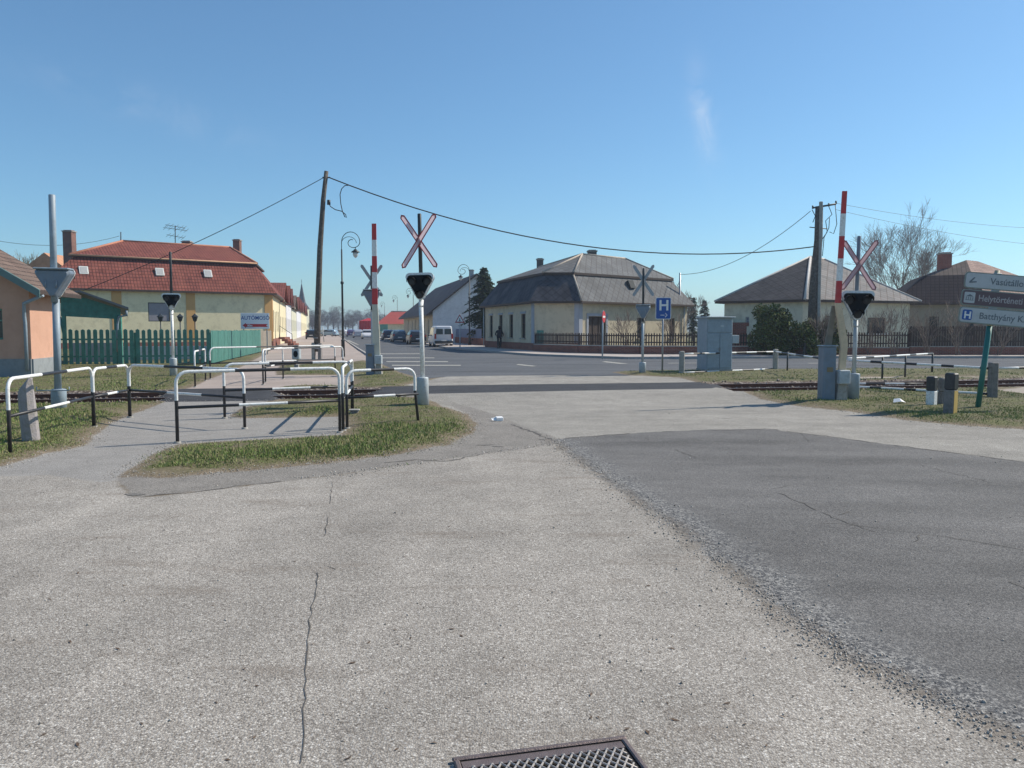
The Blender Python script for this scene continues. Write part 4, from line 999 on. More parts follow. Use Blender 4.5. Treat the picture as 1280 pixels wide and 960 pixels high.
MB().tube([AT(1014, 442, 46), AT(1017, 360, 46), AT(1023, 300, 46), AT(1024, 258, 46)], [.27, .25, .23, .21], 12).build('pole', m_wood, t, True)
MB().box(AT(1024.5, 330, 45.8)+Vector((0, 0, -.1)), (.17, .17, 7.2), Matrix.Rotation(R(-.2), 3, 'Y'), bev=.02).build('concrete_stub', m_conc, t, True)
mb = MB(); mb.tube([AT(1015, 260, 46), AT(1045, 255, 45.6)], .055, 6); mb.tube([AT(1012, 284, 46), AT(1034, 286, 46)], .03, 6)
for a_, b2 in ((1016, 260), (1036, 257), (1045, 254)): mb.tube([AT(a_, b2+1, 46), AT(a_, b2-3, 46)], .05, 6)
mb.build('crossarm', m_darkmetal, t, True)
mb = MB()
for seg in (((1036, 258), (1040, 268), (1032, 276), (1034, 290), (1027, 300)), ((1044, 256), (1046, 280), (1042, 292), (1037, 290)), ((1037, 272), (1036, 285), (1030, 297), (1028, 320)), ((1015, 262), (1019, 270), (1016, 278))):
    mb.tube([AT(a_, b2, 45.9) for a_, b2 in seg], .022, 5)
mb.split('jumper_wire', m_cable, t, True)
def cable(name, a_, b2, sag, r_, label, n=24, extra=None):
    pts = [a_.lerp(b2, k/n)-Vector((0, 0, sag*4*(k/n)*(1-k/n))) for k in range(n+1)]
    o = MB().tube(pts, r_, 5, caps=False).build(name, m_cable); tag(o, label, 'cable'); return o
Rt = AT(1020, 308, 46)
cable('overhead_cable', Lt+Vector((.15, 0, 0)), Rt, 1.75, .032, 'thick black overhead cable from the wooden pole across to the twin pole')
cable('overhead_wire', Lt+Vector((-.15, 0, 0)), AT(104, 363, 40), .25, .018, 'thin wire from the wooden pole down to the left past the red roof')
cable('overhead_wire', AT(1013, 264, 46), AT(850, 343, 62), .9, .018, 'service wire from the twin pole down to the slim mast behind the grey roofed house')
cable('overhead_wire', AT(-60, 288, 62), AT(149, 295, 76), 1.0, .018, 'thin wire at the far left running to the mast on the red roof')
cable('overhead_wire', AT(1045, 254, 46), AT(1420, 285, 60), .6, .010, 'upper faint wire leaving the twin pole to the right')
cable('overhead_wire', AT(1045, 262, 46), AT(1420, 312, 60), .6, .010, 'lower faint wire leaving the twin pole to the right')
t = tag(MB().tube([AT(437, 231.5, YL), AT(431, 232, YL), AT(427, 236, YL), AT(425, 243, YL), AT(426, 255, YL), AT(428, 264, YL), AT(431, 271, YL), AT(433, 272, YL), AT(432, 268, YL), AT(427, 264, YL), AT(419, 262, YL), AT(413, 258, YL), AT(411, 254, YL)], .024, 5).build('drip_loop', m_cable), 'black cable loop hanging beside the wooden pole', 'cable')
tag(MB().tube([Vector((XAT(850, 62), 62, 0)), AT(850, 341, 62)], [.09, .06], 8).build('slim_mast', m_galv), 'slim mast standing behind the grey slate house', 'mast')

# ------------------------------------------------------------------ ornate street lamps
def lamp(px, py, top_py, d, label, s_=1.0, big=False):
    p = G(px, py); H = ZAT(top_py, p.y)
    t = thing('street_lamp', label, 'street lamp', p, 0, 'curled green street lamps along the street')
    r0 = .055*s_
    MB().tube([(0, 0, -.05), (0, 0, .9), (0, 0, .95), (0, 0, 1.0)], [.11*s_, .10*s_, .12*s_, .07*s_], 12).build('base', m_darkmetal, t)
    zc = H-.62
    MB().tube([(0, 0, 1), (0, 0, H*.58), (0, 0, H*.585), (0, 0, H*.60), (0, 0, H*.605), (0, 0, zc-.4)], [r0*1.15, r0, r0*1.7, r0*1.7, r0*.85, r0*.75], 10).build('pole', m_darkmetal, t)
    pts = [Vector((0, 0, zc-.4))]
    for k in range(13):
        q = R(180-k*15); pts.append(Vector((d*(.52+.52*math.cos(q)), 0, zc+.58*math.sin(q))))
    for k in range(1, 15):
        q = R(-k*20); rr = .42*(1-k/22); pts.append(Vector((d*(1.04-.42+rr*math.cos(q)), 0, zc+rr*math.sin(q)*.9)))
    MB().tube(pts, .022*s_, 6).build('scroll_arm', m_darkmetal, t)
    p2 = [Vector((0, 0, zc-.25))]+[Vector((d*(.42+.42*math.cos(R(180-k*18))), 0, zc-.05+.36*math.sin(R(180-k*18)))) for k in range(11)]
    MB().tube(p2, .016*s_, 6).build('scroll_brace', m_darkmetal, t)
    lx = d*.78; lz = zc-.38
    MB().tube([(lx, 0, lz+.12), (lx, 0, lz)], .02, 6).build('hanger', m_darkmetal, t)
    MB().tube([(lx, 0, lz), (lx, 0, lz-.06), (lx, 0, lz-.16), (lx, 0, lz-.19)], [.05, .10, .24, .24], 14).build('lamp_cap', m_darkmetal, t)
    MB().tube([(lx, 0, lz-.19), (lx, 0, lz-.32), (lx, 0, lz-.45), (lx, 0, lz-.50)], [.15, .15, .09, .02], 12).build('glass_bowl', surf('milky lamp glass', (.6, .6, .58), .2) if 'milky lamp glass' not in MATS else MATS['milky lamp glass'], t)
    return t
lamp(429, 446, 289, 1, 'nearest curled street lamp standing next to the wooden pole')
lamp(587, 433, 330, -1, 'curled street lamp in front of the spruce tree', 1.1)
lamp(517, 424.5, 360, -1, 'curled street lamp half hidden behind the white signal pole', 1.1)
lamp(497, 420.5, 369, -1, 'small distant curled street lamp before the red roofed building', 1.1)
lamp(481, 418.6, 377, -1, 'farthest faint curled street lamp left of the red roofed building', 1.1)

# ------------------------------------------------------------------ buildings
def wallseg(mb, p0, p1, z0, z1, ops=(), depth=.16, mi=0):
    p0 = Vector((*p0[:2], 0)); p1 = Vector((*p1[:2], 0)); L = (p1-p0).length; u = (p1-p0)/L; n = Vector((u.y, -u.x, 0))
    def Q(s_, z, d=0): return p0+u*s_-n*d+Vector((0, 0, z))
    def rect(a, b, c, d_):
        if b-a > 1e-4 and d_-c > 1e-4: mb.poly([Q(a, c), Q(b, c), Q(b, d_), Q(a, d_)], mi)
    x = 0
    for (a, b, c, d_) in sorted(ops):
        rect(x, a, z0, z1); rect(a, b, z0, c); rect(a, b, d_, z1); x = b
        mb.poly([Q(a, c), Q(a, c, depth), Q(a, d_, depth), Q(a, d_)][::-1], mi); mb.poly([Q(b, c), Q(b, d_), Q(b, d_, depth), Q(b, c, depth)][::-1], mi)
        mb.poly([Q(a, d_), Q(b, d_), Q(b, d_, depth), Q(a, d_, depth)], mi); mb.poly([Q(a, c), Q(a, c, depth), Q(b, c, depth), Q(b, c)], mi)
    rect(x, L, z0, z1)
def opening(parent, p0, p1, op, kind='window', mat=m_glass, frame=m_whitetrim, bars=(1, 1), depth=.12, sill=None):
    a, b, c, d_ = op; p0 = Vector((*p0[:2], 0)); p1 = Vector((*p1[:2], 0)); u = (p1-p0).normalized(); n = Vector((u.y, -u.x, 0)); ang = math.atan2(u.y, u.x)
    def Q(s_, z, dd): return p0+u*s_-n*dd+Vector((0, 0, z))
    f = MB(); w = .06
    for (s0, s1, z0, z1) in ((a, a+w, c, d_), (b-w, b, c, d_), (a+w, b-w, c, c+w), (a+w, b-w, d_-w, d_)): f.box(Q((s0+s1)/2, (z0+z1)/2, depth), (s1-s0, .05, z1-z0), ang)
    for k in range(bars[0]): s_ = a+(b-a)*(k+1)/(bars[0]+1); f.box(Q(s_, (c+d_)/2, depth), (.045, .04, d_-c-2*w), ang)
    for k in range(bars[1]): z = c+(d_-c)*(k+1)/(bars[1]+1)+.12*(d_-c)*(bars[1] == 1); f.box(Q((a+b)/2, z, depth-.002), (b-a-2*w, .036, .045), ang)
    fo = f.build(kind, frame, parent, True)
    pane = MB().poly([Q(a, c, depth+.015)-parent.location, Q(b, c, depth+.015)-parent.location, Q(b, d_, depth+.015)-parent.location, Q(a, d_, depth+.015)-parent.location]).build('pane' if kind == 'window' else 'panel', mat, fo)
    if sill: MB().box(Q((a+b)/2, c-.03, -.05), (b-a+.2, .16, .06), ang).build('sill', sill, parent, True)
    return fo
def band(mb, p0, p1, s0, s1, z0, z1, out=.03, mi=0):
    p0 = Vector((*p0[:2], 0)); p1 = Vector((*p1[:2], 0)); u = (p1-p0).normalized(); n = Vector((u.y, -u.x, 0))
    mb.box(p0+u*(s0+s1)/2+n*(out/2+.002)+Vector((0, 0, (z0+z1)/2)), (s1-s0, out, z1-z0), math.atan2(u.y, u.x))
def chimney(parent, x, y, z0, z1, w=.5, cap=True):
    MB().box((x, y, (z0+z1)/2), (w, w, z1-z0)).build('chimney', m_chim, parent, True) if parent.type == 'EMPTY' else None
def chim(roof, root, x, y, z0, z1, w=.5, mat=None):
    mb = MB(); mb.box(Vector((x, y, (z0+z1)/2))-root.location, (w, w, z1-z0)); mb.box(Vector((x, y, z1+.04))-root.location, (w+.12, w+.12, .08), mi=1); mb.box(Vector((x, y, z1+.11))-root.location, (w-.1, w-.1, .06))
    mb.build('chimney', [mat or m_chim, m_conc], roof)
def V3(p, z): return Vector((p[0], p[1], z))
def inset_line(p, q, d):
    u = Vector((q[0]-p[0], q[1]-p[1])).normalized(); return Vector((u.y, -u.x))*d

# --- centre house: ochre walls, grey slate mansard roof
A = (-2.2, 66.0); B = (1.5, 54.4); C = (4.5, 54.1); Dd = (13.6, 62.4); E = (7.0, 72)
ho = thing('corner_house', 'ochre corner house with grey slate two slope roof across the junction', 'house', (B[0], B[1], 0))
EZ = 3.45
def wops(p0, p1, fr, w, zb, zt):
    L = (Vector(p1)-Vector(p0)).length; return [(f*L-w/2, f*L+w/2, zb, zt) for f in fr]
wl = MB()
def seg_at_px(p0, p1, px):
    # parameter along p0-p1 seen at column px
    k = (px-CX)/F; dx, dy = p1[0]-p0[0], p1[1]-p0[1]; return (k*p0[1]-p0[0])/(dx-k*dy)
LAB = (Vector(B)-Vector(A)).length
oAB = [(seg_at_px(A, B, px)*LAB-w/2, seg_at_px(A, B, px)*LAB+w/2, .95, 2.65) for px, w in ((614, .85), (626, .9), (638.8, .9), (654, .95))]
wallseg(wl, A, B, 0, EZ, oAB, .2); wallseg(wl, B, C, 0, EZ)
LCD = (Vector(Dd)-Vector(C)).length
oCD = [(seg_at_px(C, Dd, 735)*LCD, seg_at_px(C, Dd, 757)*LCD, .25, 2.45), (seg_at_px(C, Dd, 796)*LCD, seg_at_px(C, Dd, 806)*LCD, .9, 2.4), (seg_at_px(C, Dd, 836)*LCD, seg_at_px(C, Dd, 843)*LCD, .9, 2.4)]
wallseg(wl, C, Dd, 0, EZ, oCD, .2); wallseg(wl, Dd, E, 0, EZ); wallseg(wl, E, A, 0, EZ)
wl.build('wall', m_creamwall, ho, True)
for i, op in enumerate(oAB): opening(ho, A, B, op, frame=m_brownwood, bars=(1, 1), sill=m_conc)
opening(ho, C, Dd, oCD[0], 'door', m_brownwood, m_brownwood, (2, 0)); opening(ho, C, Dd, oCD[1], frame=m_brownwood, sill=m_conc); opening(ho, C, Dd, oCD[2], frame=m_brownwood, sill=m_conc)
tr = MB(); band(tr, A, B, LAB-.5, LAB, .5, EZ-.1); band(tr, B, C, 0, .02, .5, EZ-.1); band(tr, B, C, (Vector(C)-Vector(B)).length-.3, (Vector(C)-Vector(B)).length, .5, EZ-.1); band(tr, C, Dd, 0, .35, .5, EZ-.1)
for op in oAB: band(tr, A, B, op[0]-.12, op[1]+.12, op[3]+.02, op[3]+.16, .05)
op = oCD[0]; band(tr, C, Dd, op[0]-.18, op[1]+.18, op[3]+.02, op[3]+.2, .05); band(tr, C, Dd, op[0]-.18, op[0], .3, op[3], .04); band(tr, C, Dd, op[1], op[1]+.18, .3, op[3], .04)
tr.split('trim', m_greytrim, ho, True)
br = MB(); band(br, A, B, 0, LAB, 0, .62, .05); band(br, B, C, 0, 3.0, 0, .62, .05); br.split('brick_plinth', m_redbrick, ho, True)
ov = .45
def off_poly(P_, d):
    n = len(P_); out = []
    for i in range(n):
        a, b, c = Vector(P_[i-1]), Vector(P_[i]), Vector(P_[(i+1) % n])
        u1 = (b-a).normalized(); u2 = (c-b).normalized(); n1 = Vector((u1.y, -u1.x)); n2 = Vector((u2.y, -u2.x)); m_ = (n1+n2).normalized()
        out.append(b+m_*(d/max(.3, m_.dot(n1))))
    return out
FP = [A, B, C, Dd, E]; EV = off_poly(FP, ov); BR = off_poly(FP, -.95); BO = off_poly(FP, -.80)
BZ = 5.35
R3 = (2.2, 66.5); R1 = (5.1, 58.6); R2 = (8.8, 62.8); RZ = 7.0
rf = MB()
for i in range(5):
    j = (i+1) % 5; rf.poly([V3(EV[i], EZ), V3(EV[j], EZ), V3(BR[j], BZ), V3(BR[i], BZ)], 1 if i in (0, 1, 4) else 0)  # left slopes take a darker slate: their shade is put into the colour
rt = [V3(p, BZ+.10) for p in BO]; e_ = RZ; r1, r2, r3 = V3(R1, e_), V3(R2, e_+.05), V3(R3, e_-.35)
rf.poly([rt[0], rt[1], r1, r3], 0); rf.poly([rt[1], rt[2], r1], 0); rf.poly([rt[2], rt[3], r2, r1], 0); rf.poly([rt[3], rt[4], r2], 0); rf.poly([rt[4], rt[0], r3, r1, r2], 0)
for i in range(5):
    j = (i+1) % 5; rf.poly([V3(BO[i], BZ-.06), V3(BO[j], BZ-.06), rt[j], rt[i]], 2)
rf.poly([V3(p, BZ-.05) for p in BO][::-1], 2)
rf.poly([V3(p, EZ-.13) for p in EV][::-1], 2)
for i in range(5): j = (i+1) % 5; rf.poly([V3(EV[i], EZ-.13), V3(EV[j], EZ-.13), V3(EV[j], EZ), V3(EV[i], EZ)], 2)
roof = rf.build('roof', [m_slate, m_slatedk, m_brownwood], ho, True)
rg = MB()
for a, b in ((rt[1], r1), (rt[2], r1), (r1, r2), (r1, r3), (rt[3], r2), (V3(EV[2], EZ), V3(BR[2], BZ))): rg.tube([a-ho.location+Vector((0, 0, .02)), b-ho.location+Vector((0, 0, .02))], .07, 6)
rg.build('ridge_tiles', m_mortar, roof)
dkch = surf('sooty grey render', (.10, .10, .095), .9, var=.2, scale=3); c_ = AT(675, 325, 68); chim(roof, ho, c_.x, 68, 5.0, c_.z, .55, dkch); c_ = AT(740, 319, 61.5); chim(roof, ho, c_.x, 61.5, 6.2, c_.z+.25, .65, dkch)
q = AT(787, 357, 58.5); sk = MB(); sk.box(q-ho.location, (.55, .5, .62), Matrix.Rotation(R(42), 3, 'Z')@Matrix.Rotation(R(-25), 3, 'X')); sk.build('roof_hatch', surf('hatch dark paint', (.03, .035, .035), .8), roof)
q = AT(681, 330, 61); 
dp = MB(); dp.tube([V3(A, EZ-.2)+Vector((-.12, -.1, 0)), V3(A, .2)+Vector((-.12, -.1, 0))], .05, 6); dp.tube([V3(Dd, EZ-.2)+Vector((-.3, -.4, 0)), V3(Dd, .2)+Vector((-.3, -.4, 0))], .05, 6); dp.split('downpipe', m_palegrey, ho, True)

# picket fence on brick plinth
def picket_fence(pts, label, h0, h1, mat, pw=.055, gap=.13, plinth=None, post_every=2.6, name='picket_fence', pointed=True, solid=False, rails=(.25, .8), group=None, thick=.022, zb=0.0, railm=None):
    pts = [Vector((p[0], p[1], 0)) for p in pts]; t = thing(name, label, 'fence', pts[0], group=group)
    pk = MB(); rl = MB(); po = MB(); pl = MB()
    for i in range(len(pts)-1):
        a, b = pts[i], pts[i+1]; L = (b-a).length; u = (b-a)/L; n = Vector((u.y, -u.x, 0)); ang = math.atan2(u.y, u.x); s_ = pw/2
        if plinth: pl.box((a+b)/2+Vector((0, 0, plinth/2+zb)), (L, .26, plinth), ang); pl.box((a+b)/2+Vector((0, 0, plinth+.03+zb)), (L, .32, .06), ang, 1)
        while s_ < L:
            j = rnd.uniform(-.015, .015); hh = h1+rnd.uniform(-.02, .02); w = pw*rnd.uniform(.93, 1.05)
            c = a+u*(s_+j*.3)
            ol = [(-w/2, h0), (w/2, h0), (w/2, hh-.03), (0, hh+(.02 if pointed else -.03)), (-w/2, hh-.03)]
            M = Matrix(((u.x, -n.x, 0), (u.y, -n.y, 0), (0, 0, 1)))
            pk.prism(ol, -.03-thick+rnd.uniform(-.004, .004), -.03, 0, M, c)
            s_ += gap
        for f in rails: rl.box((a+b)/2+Vector((0, 0, h0+(h1-h0)*f)), (L, .05, .07), ang)
        k = max(1, round(L/post_every))
        for q in range(k+1): po.box(a+u*(L*q/k)+n*-.06+Vector((0, 0, (h1-.12)/2)), (.08, .08, h1-.12), ang)
    pk.build('pickets', mat, t, True); rl.split('rail', railm or mat, t, True); po.split('post', railm or mat, t, True)
    if plinth: pl.build('brick_plinth', [m_redbrick, m_conc], t, True)
    return t
fl = gp([(669, 441), (724, 443.5), (800, 445), (935, 445.5)])
picket_fence(fl, 'dark brown picket fence on a low brick wall before the ochre corner house', .62, 1.34, m_brownwood, .075, .155, .55, post_every=2.8, group='dark picket fences on brick')
fl = gp([(936, 445.5), (1135, 446)])
picket_fence(fl, 'dark picket fence on brick before the pale house behind the evergreen bush', .55, 1.4, m_brownwood, .07, .15, .5, group='dark picket fences on brick')
fl = gp([(1136, 446), (1320, 446), (1700, 446)])
picket_fence(fl, 'taller dark fence on brick at the far right behind the bare shrubs', .6, 1.75, m_brownwood, .12, .15, .55, group='dark picket fences on brick')
p = G(672, 440.5); tag(MB().box(p+Vector((.35, -.02, 1.0)), (.8, .06, 1.0)).build('fence_board', m_green), 'dark green board panel at the corner of the ochre house', 'fence panel')

# --- left yellow house with red mansard roof
A = Vector((-35.6, 61.3)); B = Vector((-21.4, 71.6)); sd_ = Vector((-.235, 1)).normalized(); C = B+sd_*12; Dd = A+sd_*12
hl = thing('yellow_house', 'long yellow house with red tiled mansard roof behind the green fence', 'house', (B.x, B.y, 0))
EZ = 4.75; wl = MB(); L = (B-A).length
op1 = (seg_at_px(A, B, 187)*L, seg_at_px(A, B, 214)*L, 2.2, 3.75)
wallseg(wl, A, B, 0, EZ, [op1], .08); oBC = [(1.6, 2.7, 1.3, 3.3), (4.2, 5.3, .3, 3.2), (7, 8.1, 1.3, 3.3), (9.6, 10.7, 1.3, 3.3)]
wallseg(wl, B, C, 0, EZ, oBC, .2); wallseg(wl, C, Dd, 0, EZ); wallseg(wl, Dd, A, 0, EZ); wl.build('wall', m_yellowwall, hl, True)
opening(hl, A, B, op1, 'blank_panel', surf('grey board', (.25, .24, .27), .8), m_darkmetal, (0, 0), .05)
for o_ in oBC: opening(hl, B, C, o_, 'window' if o_[2] > 1 else 'door', m_glass, m_whitetrim, (1, 1))
tr = MB()
for px in (148, 240, 337):
    s_ = seg_at_px(A, B, px)*L; band(tr, A, B, s_-.36, s_+.36 if px != 337 else L, .5, EZ-.02, .05)
band(tr, B, C, 0, .7, .5, EZ-.02, .05); tr.split('pilaster', m_orangewall, hl, True)
tr = MB(); band(tr, B, C, 0, 12, 0, .7, .06); band(tr, A, B, 0, L, 0, .5, .06); tr.split('plinth', m_redbrick, hl, True)
FP = [tuple(A), tuple(B), tuple(C), tuple(Dd)]; EV = off_poly(FP, .45); BR = off_poly(FP, -1.5); BO = off_poly(FP, -1.25); BZ = 7.3
mid1 = (Vector(BR[1])+Vector(BR[2]))/2; mid0 = (Vector(BR[0])+Vector(BR[3]))/2; ur = (mid0-mid1).normalized()
RR = V3(mid1+ur*2.6, 9.15); RL = V3(mid0-ur*2.6, 9.15)
rf = MB()
for i in range(4):
    j = (i+1) % 4; rf.poly([V3(EV[i], EZ), V3(EV[j], EZ), V3(BR[j], BZ), V3(BR[i], BZ)])
    rf.poly([V3(BO[i], BZ-.02), V3(BO[j], BZ-.02), V3(BO[j], BZ+.13), V3(BO[i], BZ+.13)], 1)
    rf.poly([V3(EV[i], EZ-.15), V3(EV[j], EZ-.15), V3(EV[j], EZ), V3(EV[i], EZ)], 1)
rf.poly([V3(p, BZ-.02) for p in BO][::-1], 1); rf.poly([V3(p, EZ-.15) for p in EV][::-1], 1)
T = [V3(p, BZ+.13) for p in BO]
rf.poly([T[0], T[1], RR, RL]); rf.poly([T[1], T[2], RR]); rf.poly([T[2], T[3], RL, RR]); rf.poly([T[3], T[0], RL])
roof = rf.build('roof', [m_redtile, m_brownwood], hl, True)
rg = MB(); l0 = hl.location
for a, b in ((T[0], RL), (T[1], RR), (RL, RR)): rg.tube([a-l0, b-l0], .11, 6)
rg.build('ridge_tiles', surf('light ridge tile', (.42, .17, .10), .85, var=.25, scale=3), roof)
rg = MB(); rg.tube([T[0]-l0, T[1]-l0], .07, 6); rg.build('eave_edge', surf('orange edge tile', (.55, .33, .2), .85, var=.2, scale=3), roof)
for px, py in ((110, 338), (205, 340), (265, 342)):
    s_ = seg_at_px(A, B, px); q = A.lerp(B, s_); k = .5; c = V3(q+Vector((-(B-A).normalized().y, (B-A).normalized().x))*.62, 0); c.z = ZAT(py, c.y)
    M = Matrix.Rotation(math.atan2((B-A).y, (B-A).x), 3, 'Z')@Matrix.Rotation(R(-32), 3, 'X')
    fo = MB().box(c-l0, (.66, .14, .74), M, bev=.02).build('skylight', m_whitetrim, roof); MB().box(c-l0+M@Vector((0, -.076, 0)), (.50, .01, .58), M).build('pane', m_glasspale, fo)
for px, Yc, p0_, p1_, w in ((91, 69, 320, 290, .75), (237, 75, 312, 303, .75), (299, 76.5, 322, 301, .62)):
    x_ = XAT(px, Yc); chim(roof, hl, x_, Yc, ZAT(p0_, Yc)-.8, ZAT(p1_, Yc), w)
an = MB(); q = AT(219, 308, 74); an.tube([q, AT(219, 282, 74)], .04, 5)
for dz, w in ((0, .9), (-.25, 1.1), (-.9, .8)): 
    c = AT(219, 283, 74)+Vector((0, 0, dz)); an.tube([c-Vector((w, 0, -.15)), c+Vector((w, 0, -.15))], .02, 4)
    for k in (-.8, -.4, .1, .6, .9): e = c+Vector((w*k, 0, -.15*k)); an.tube([e-Vector((.1, .3, .2)), e+Vector((.1, .3, .2))], .015, 4)
for v_ in range(len(an.v)): an.v[v_] = an.v[v_]-l0
an.build('antenna', m_darkmetal, roof)
an = MB(); an.tube([AT(151, 309, 76)-l0, AT(151, 290, 76)-l0], .05, 5); an.build('mast', m_darkmetal, roof)

# row of houses further down the left side
def rowhouse(s0, s1, wm, rm, label, ez, rz, gable=False, dep=11, front=0):
    p0 = B+sd_*s0; p1 = B+sd_*s1; n = Vector((sd_.y, -sd_.x))*-1
    t = thing('row_house', label, 'house', (p0.x, p0.y, 0), group='street houses beyond the yellow house')
    q0, q1 = p0+n*dep, p1+n*dep; mb = MB(); L_ = s1-s0; k = max(2, int(L_/3.2)); ops = [((i+.5)*L_/k-.5, (i+.5)*L_/k+.5, 1.2, 2.9) for i in range(k)]
    wallseg(mb, p0, p1, 0, ez, ops, .15); wallseg(mb, q0, p0, 0, ez); wallseg(mb, p1, q1, 0, ez); wallseg(mb, q1, q0, 0, ez)
    cen = (p0+q0)/2; cen2 = (p1+q1)/2
    if gable:
        mb.poly([V3(q0, ez), V3(p0, ez), V3(cen, rz)]); mb.poly([V3(p1, ez), V3(q1, ez), V3(cen2, rz)])
    nf = Vector((sd_.y, -sd_.x))
    for k in range(front):
        c0 = p0.lerp(p1, (k+.12)/front)+nf*.02; c1 = p0.lerp(p1, (k+.88)/front)+nf*.02; cm = (c0+c1)/2; zg = ez+min(2.1, (c1-c0).length*.5)
        mb.poly([V3(c0, ez), V3(c1, ez), V3(cm, zg)])
        g = MB(); hi = V3(cm-nf*5, zg); o1 = nf*.4; e0 = V3(c0-(c1-c0)*.06+o1, ez-.15); e1 = V3(c1+(c1-c0)*.06+o1, ez-.15); tp = V3(cm+o1, zg+.1); e0b = V3(c0-(c1-c0)*.06-nf*5, ez-.15); e1b = V3(c1+(c1-c0)*.06-nf*5, ez-.15); tb = V3(cm-nf*5, zg+.1)
        g.poly([e0, tp, tb, e0b]); g.poly([tp, e1, e1b, tb]); g.poly([e0, e1, tp][::-1] if False else [e0-V3(o1*1.1, 0), e1-V3(o1*1.1, 0), tp-V3(o1*1.1, .15)], 1)
        g.build('front_gable', [rm, wm], t, True)
    mb.build('wall', wm, t, True)
    for o_ in ops: opening(t, p0, p1, o_, frame=m_whitetrim)
    rb = MB(); P_ = [p0, p1, q1, q0]; e = off_poly([tuple(q) for q in P_], .4 if ((p1-p0).x*(q0-p0).y-(p1-p0).y*(q0-p0).x) > 0 else .4)
    i0 = 0 if gable else 2.5; a0 = V3(cen+sd_*(i0-.3*gable), rz); a1 = V3(cen2-sd_*(i0-.3*gable), rz)
    E4 = [V3(x, ez-.02) for x in e]
    rb.poly([E4[0], E4[1], a1, a0]); rb.poly([E4[2], E4[3], a0, a1]); rb.poly([E4[3], E4[0], a0], 0); rb.poly([E4[1], E4[2], a1], 0)
    rb.poly(E4[::-1] if False else E4, 1)
    ro = rb.build('roof', [rm, m_brownwood], t, True)
    cc = cen.lerp(cen2, .4); chim(ro, t, cc.x, cc.y, rz-.8, rz+.9, .6)
rowhouse(13, 27, m_yellowwall, m_redtile, 'cream facade with orange red roof next beyond the yellow house', 4.6, 6.6, front=1)
rowhouse(28, 44, m_whitewall, m_redtile, 'white street house with steep red gable second in the row', 4.9, 7.2, True, front=2)
rowhouse(45, 66, m_palewall, m_browntile, 'pale street house with brown roof third in the row', 4.6, 7.0, front=1)
rowhouse(67, 95, m_whitewall, m_redtile, 'long white street house with red roof near the church', 5.0, 7.6, front=3)
rowhouse(96, 150, m_yellowwall, m_redtile, 'last distant cream house of the left row', 5.2, 8.2, front=2)
# church
cx_ = XAT(378, 330); t = thing('church_tower', 'distant church tower with slender dark spire above the left houses', 'church', (cx_, 330, 0))
MB().box((cx_, 330, 5), (4.6, 4.6, 10)).build('tower', m_palewall, t, True)
zt = ZAT(353, 330); MB().mesh([V3((cx_+a*2.6, 330+b*2.6), 9.8) for a, b in ((-1, -1), (1, -1), (1, 1), (-1, 1))]+[V3((cx_+a*1.2, 330+b*1.2), 12.4) for a, b in ((-1, -1), (1, -1), (1, 1), (-1, 1))]+[Vector((cx_, 330, zt))],
    [(0, 1, 5, 4), (1, 2, 6, 5), (2, 3, 7, 6), (3, 0, 4, 7), (4, 5, 8), (5, 6, 8), (6, 7, 8), (7, 4, 8)]).build('spire', m_slatedk, t, True)
MB().tube([(cx_, 330, zt-.2), (cx_, 330, zt+1.2)], .1, 4).build('finial', m_darkmetal, t, True)
# red steps at the yellow house
q = B+sd_*4.0; q = Vector((q.x+.9, q.y, 0)); t = thing('entrance_steps', 'dark red entrance steps with a thin handrail at the yellow house corner', 'steps', q)
for k in range(4): MB().box((.55-.28*k, .9, .12+.2*k), (.3+.56*0+.28, 1.8, .2)).build('step', m_redbrick, t)
MB().tube([(.7, 0, .1), (.7, 0, 1.1), (-.5, 0, 1.9), (-.5, 0, .8)], .03, 6).build('handrail', m_darkmetal, t)
# orange gable behind, far left
x_ = XAT(62, 82); t = thing('gable_house', 'orange gabled roof peeking out behind the station shed', 'house', (x_, 82, 0))
MB().box((x_-.6, 86, 3.6), (4.2, 8, 7.2)).build('wall', m_orangewall, t, True)
MB().mesh([(x_-3.1, 81.7, 7.1), (x_+1.8, 81.7, 7.9), (x_-.1, 81.7, 9.3), (x_-3.1, 90.3, 7.1), (x_+1.8, 90.3, 7.9), (x_-.1, 90.3, 9.3)], [(0, 1, 2), (3, 5, 4), (0, 2, 5, 3), (1, 4, 5, 2), (0, 3, 4, 1)]).build('roof', surf('orange tile', (.5, .25, .14), .9, var=.2, scale=2), t, True)

# garden lanterns in front of yellow wall
def lantern(px, label, Y_=47):
    x_ = XAT(px, Y_); H = ZAT(392, Y_); t = thing('garden_lantern', label, 'lantern', (x_, Y_, 0), group='garden lanterns before the yellow wall')
    MB().tube([(0, 0, 0), (0, 0, H-.45)], .035, 6).build('post', m_darkmetal, t)
    MB().tube([(0, 0, H-.47), (0, 0, H-.42), (0, 0, H-.18)], [.05, .10, .17], 6, smooth=False).build('lamp_body', m_darkmetal, t)
    MB().tube([(0, 0, H-.18), (0, 0, H-.06), (0, 0, H)], [.21, .07, .02], 6, smooth=False).build('lamp_roof', m_darkmetal, t)
lantern(201, 'left garden lantern in front of the grey wall panel'); lantern(225.5, 'middle garden lantern right of the white signal head'); lantern(244, 'right garden lantern before the orange pilaster')

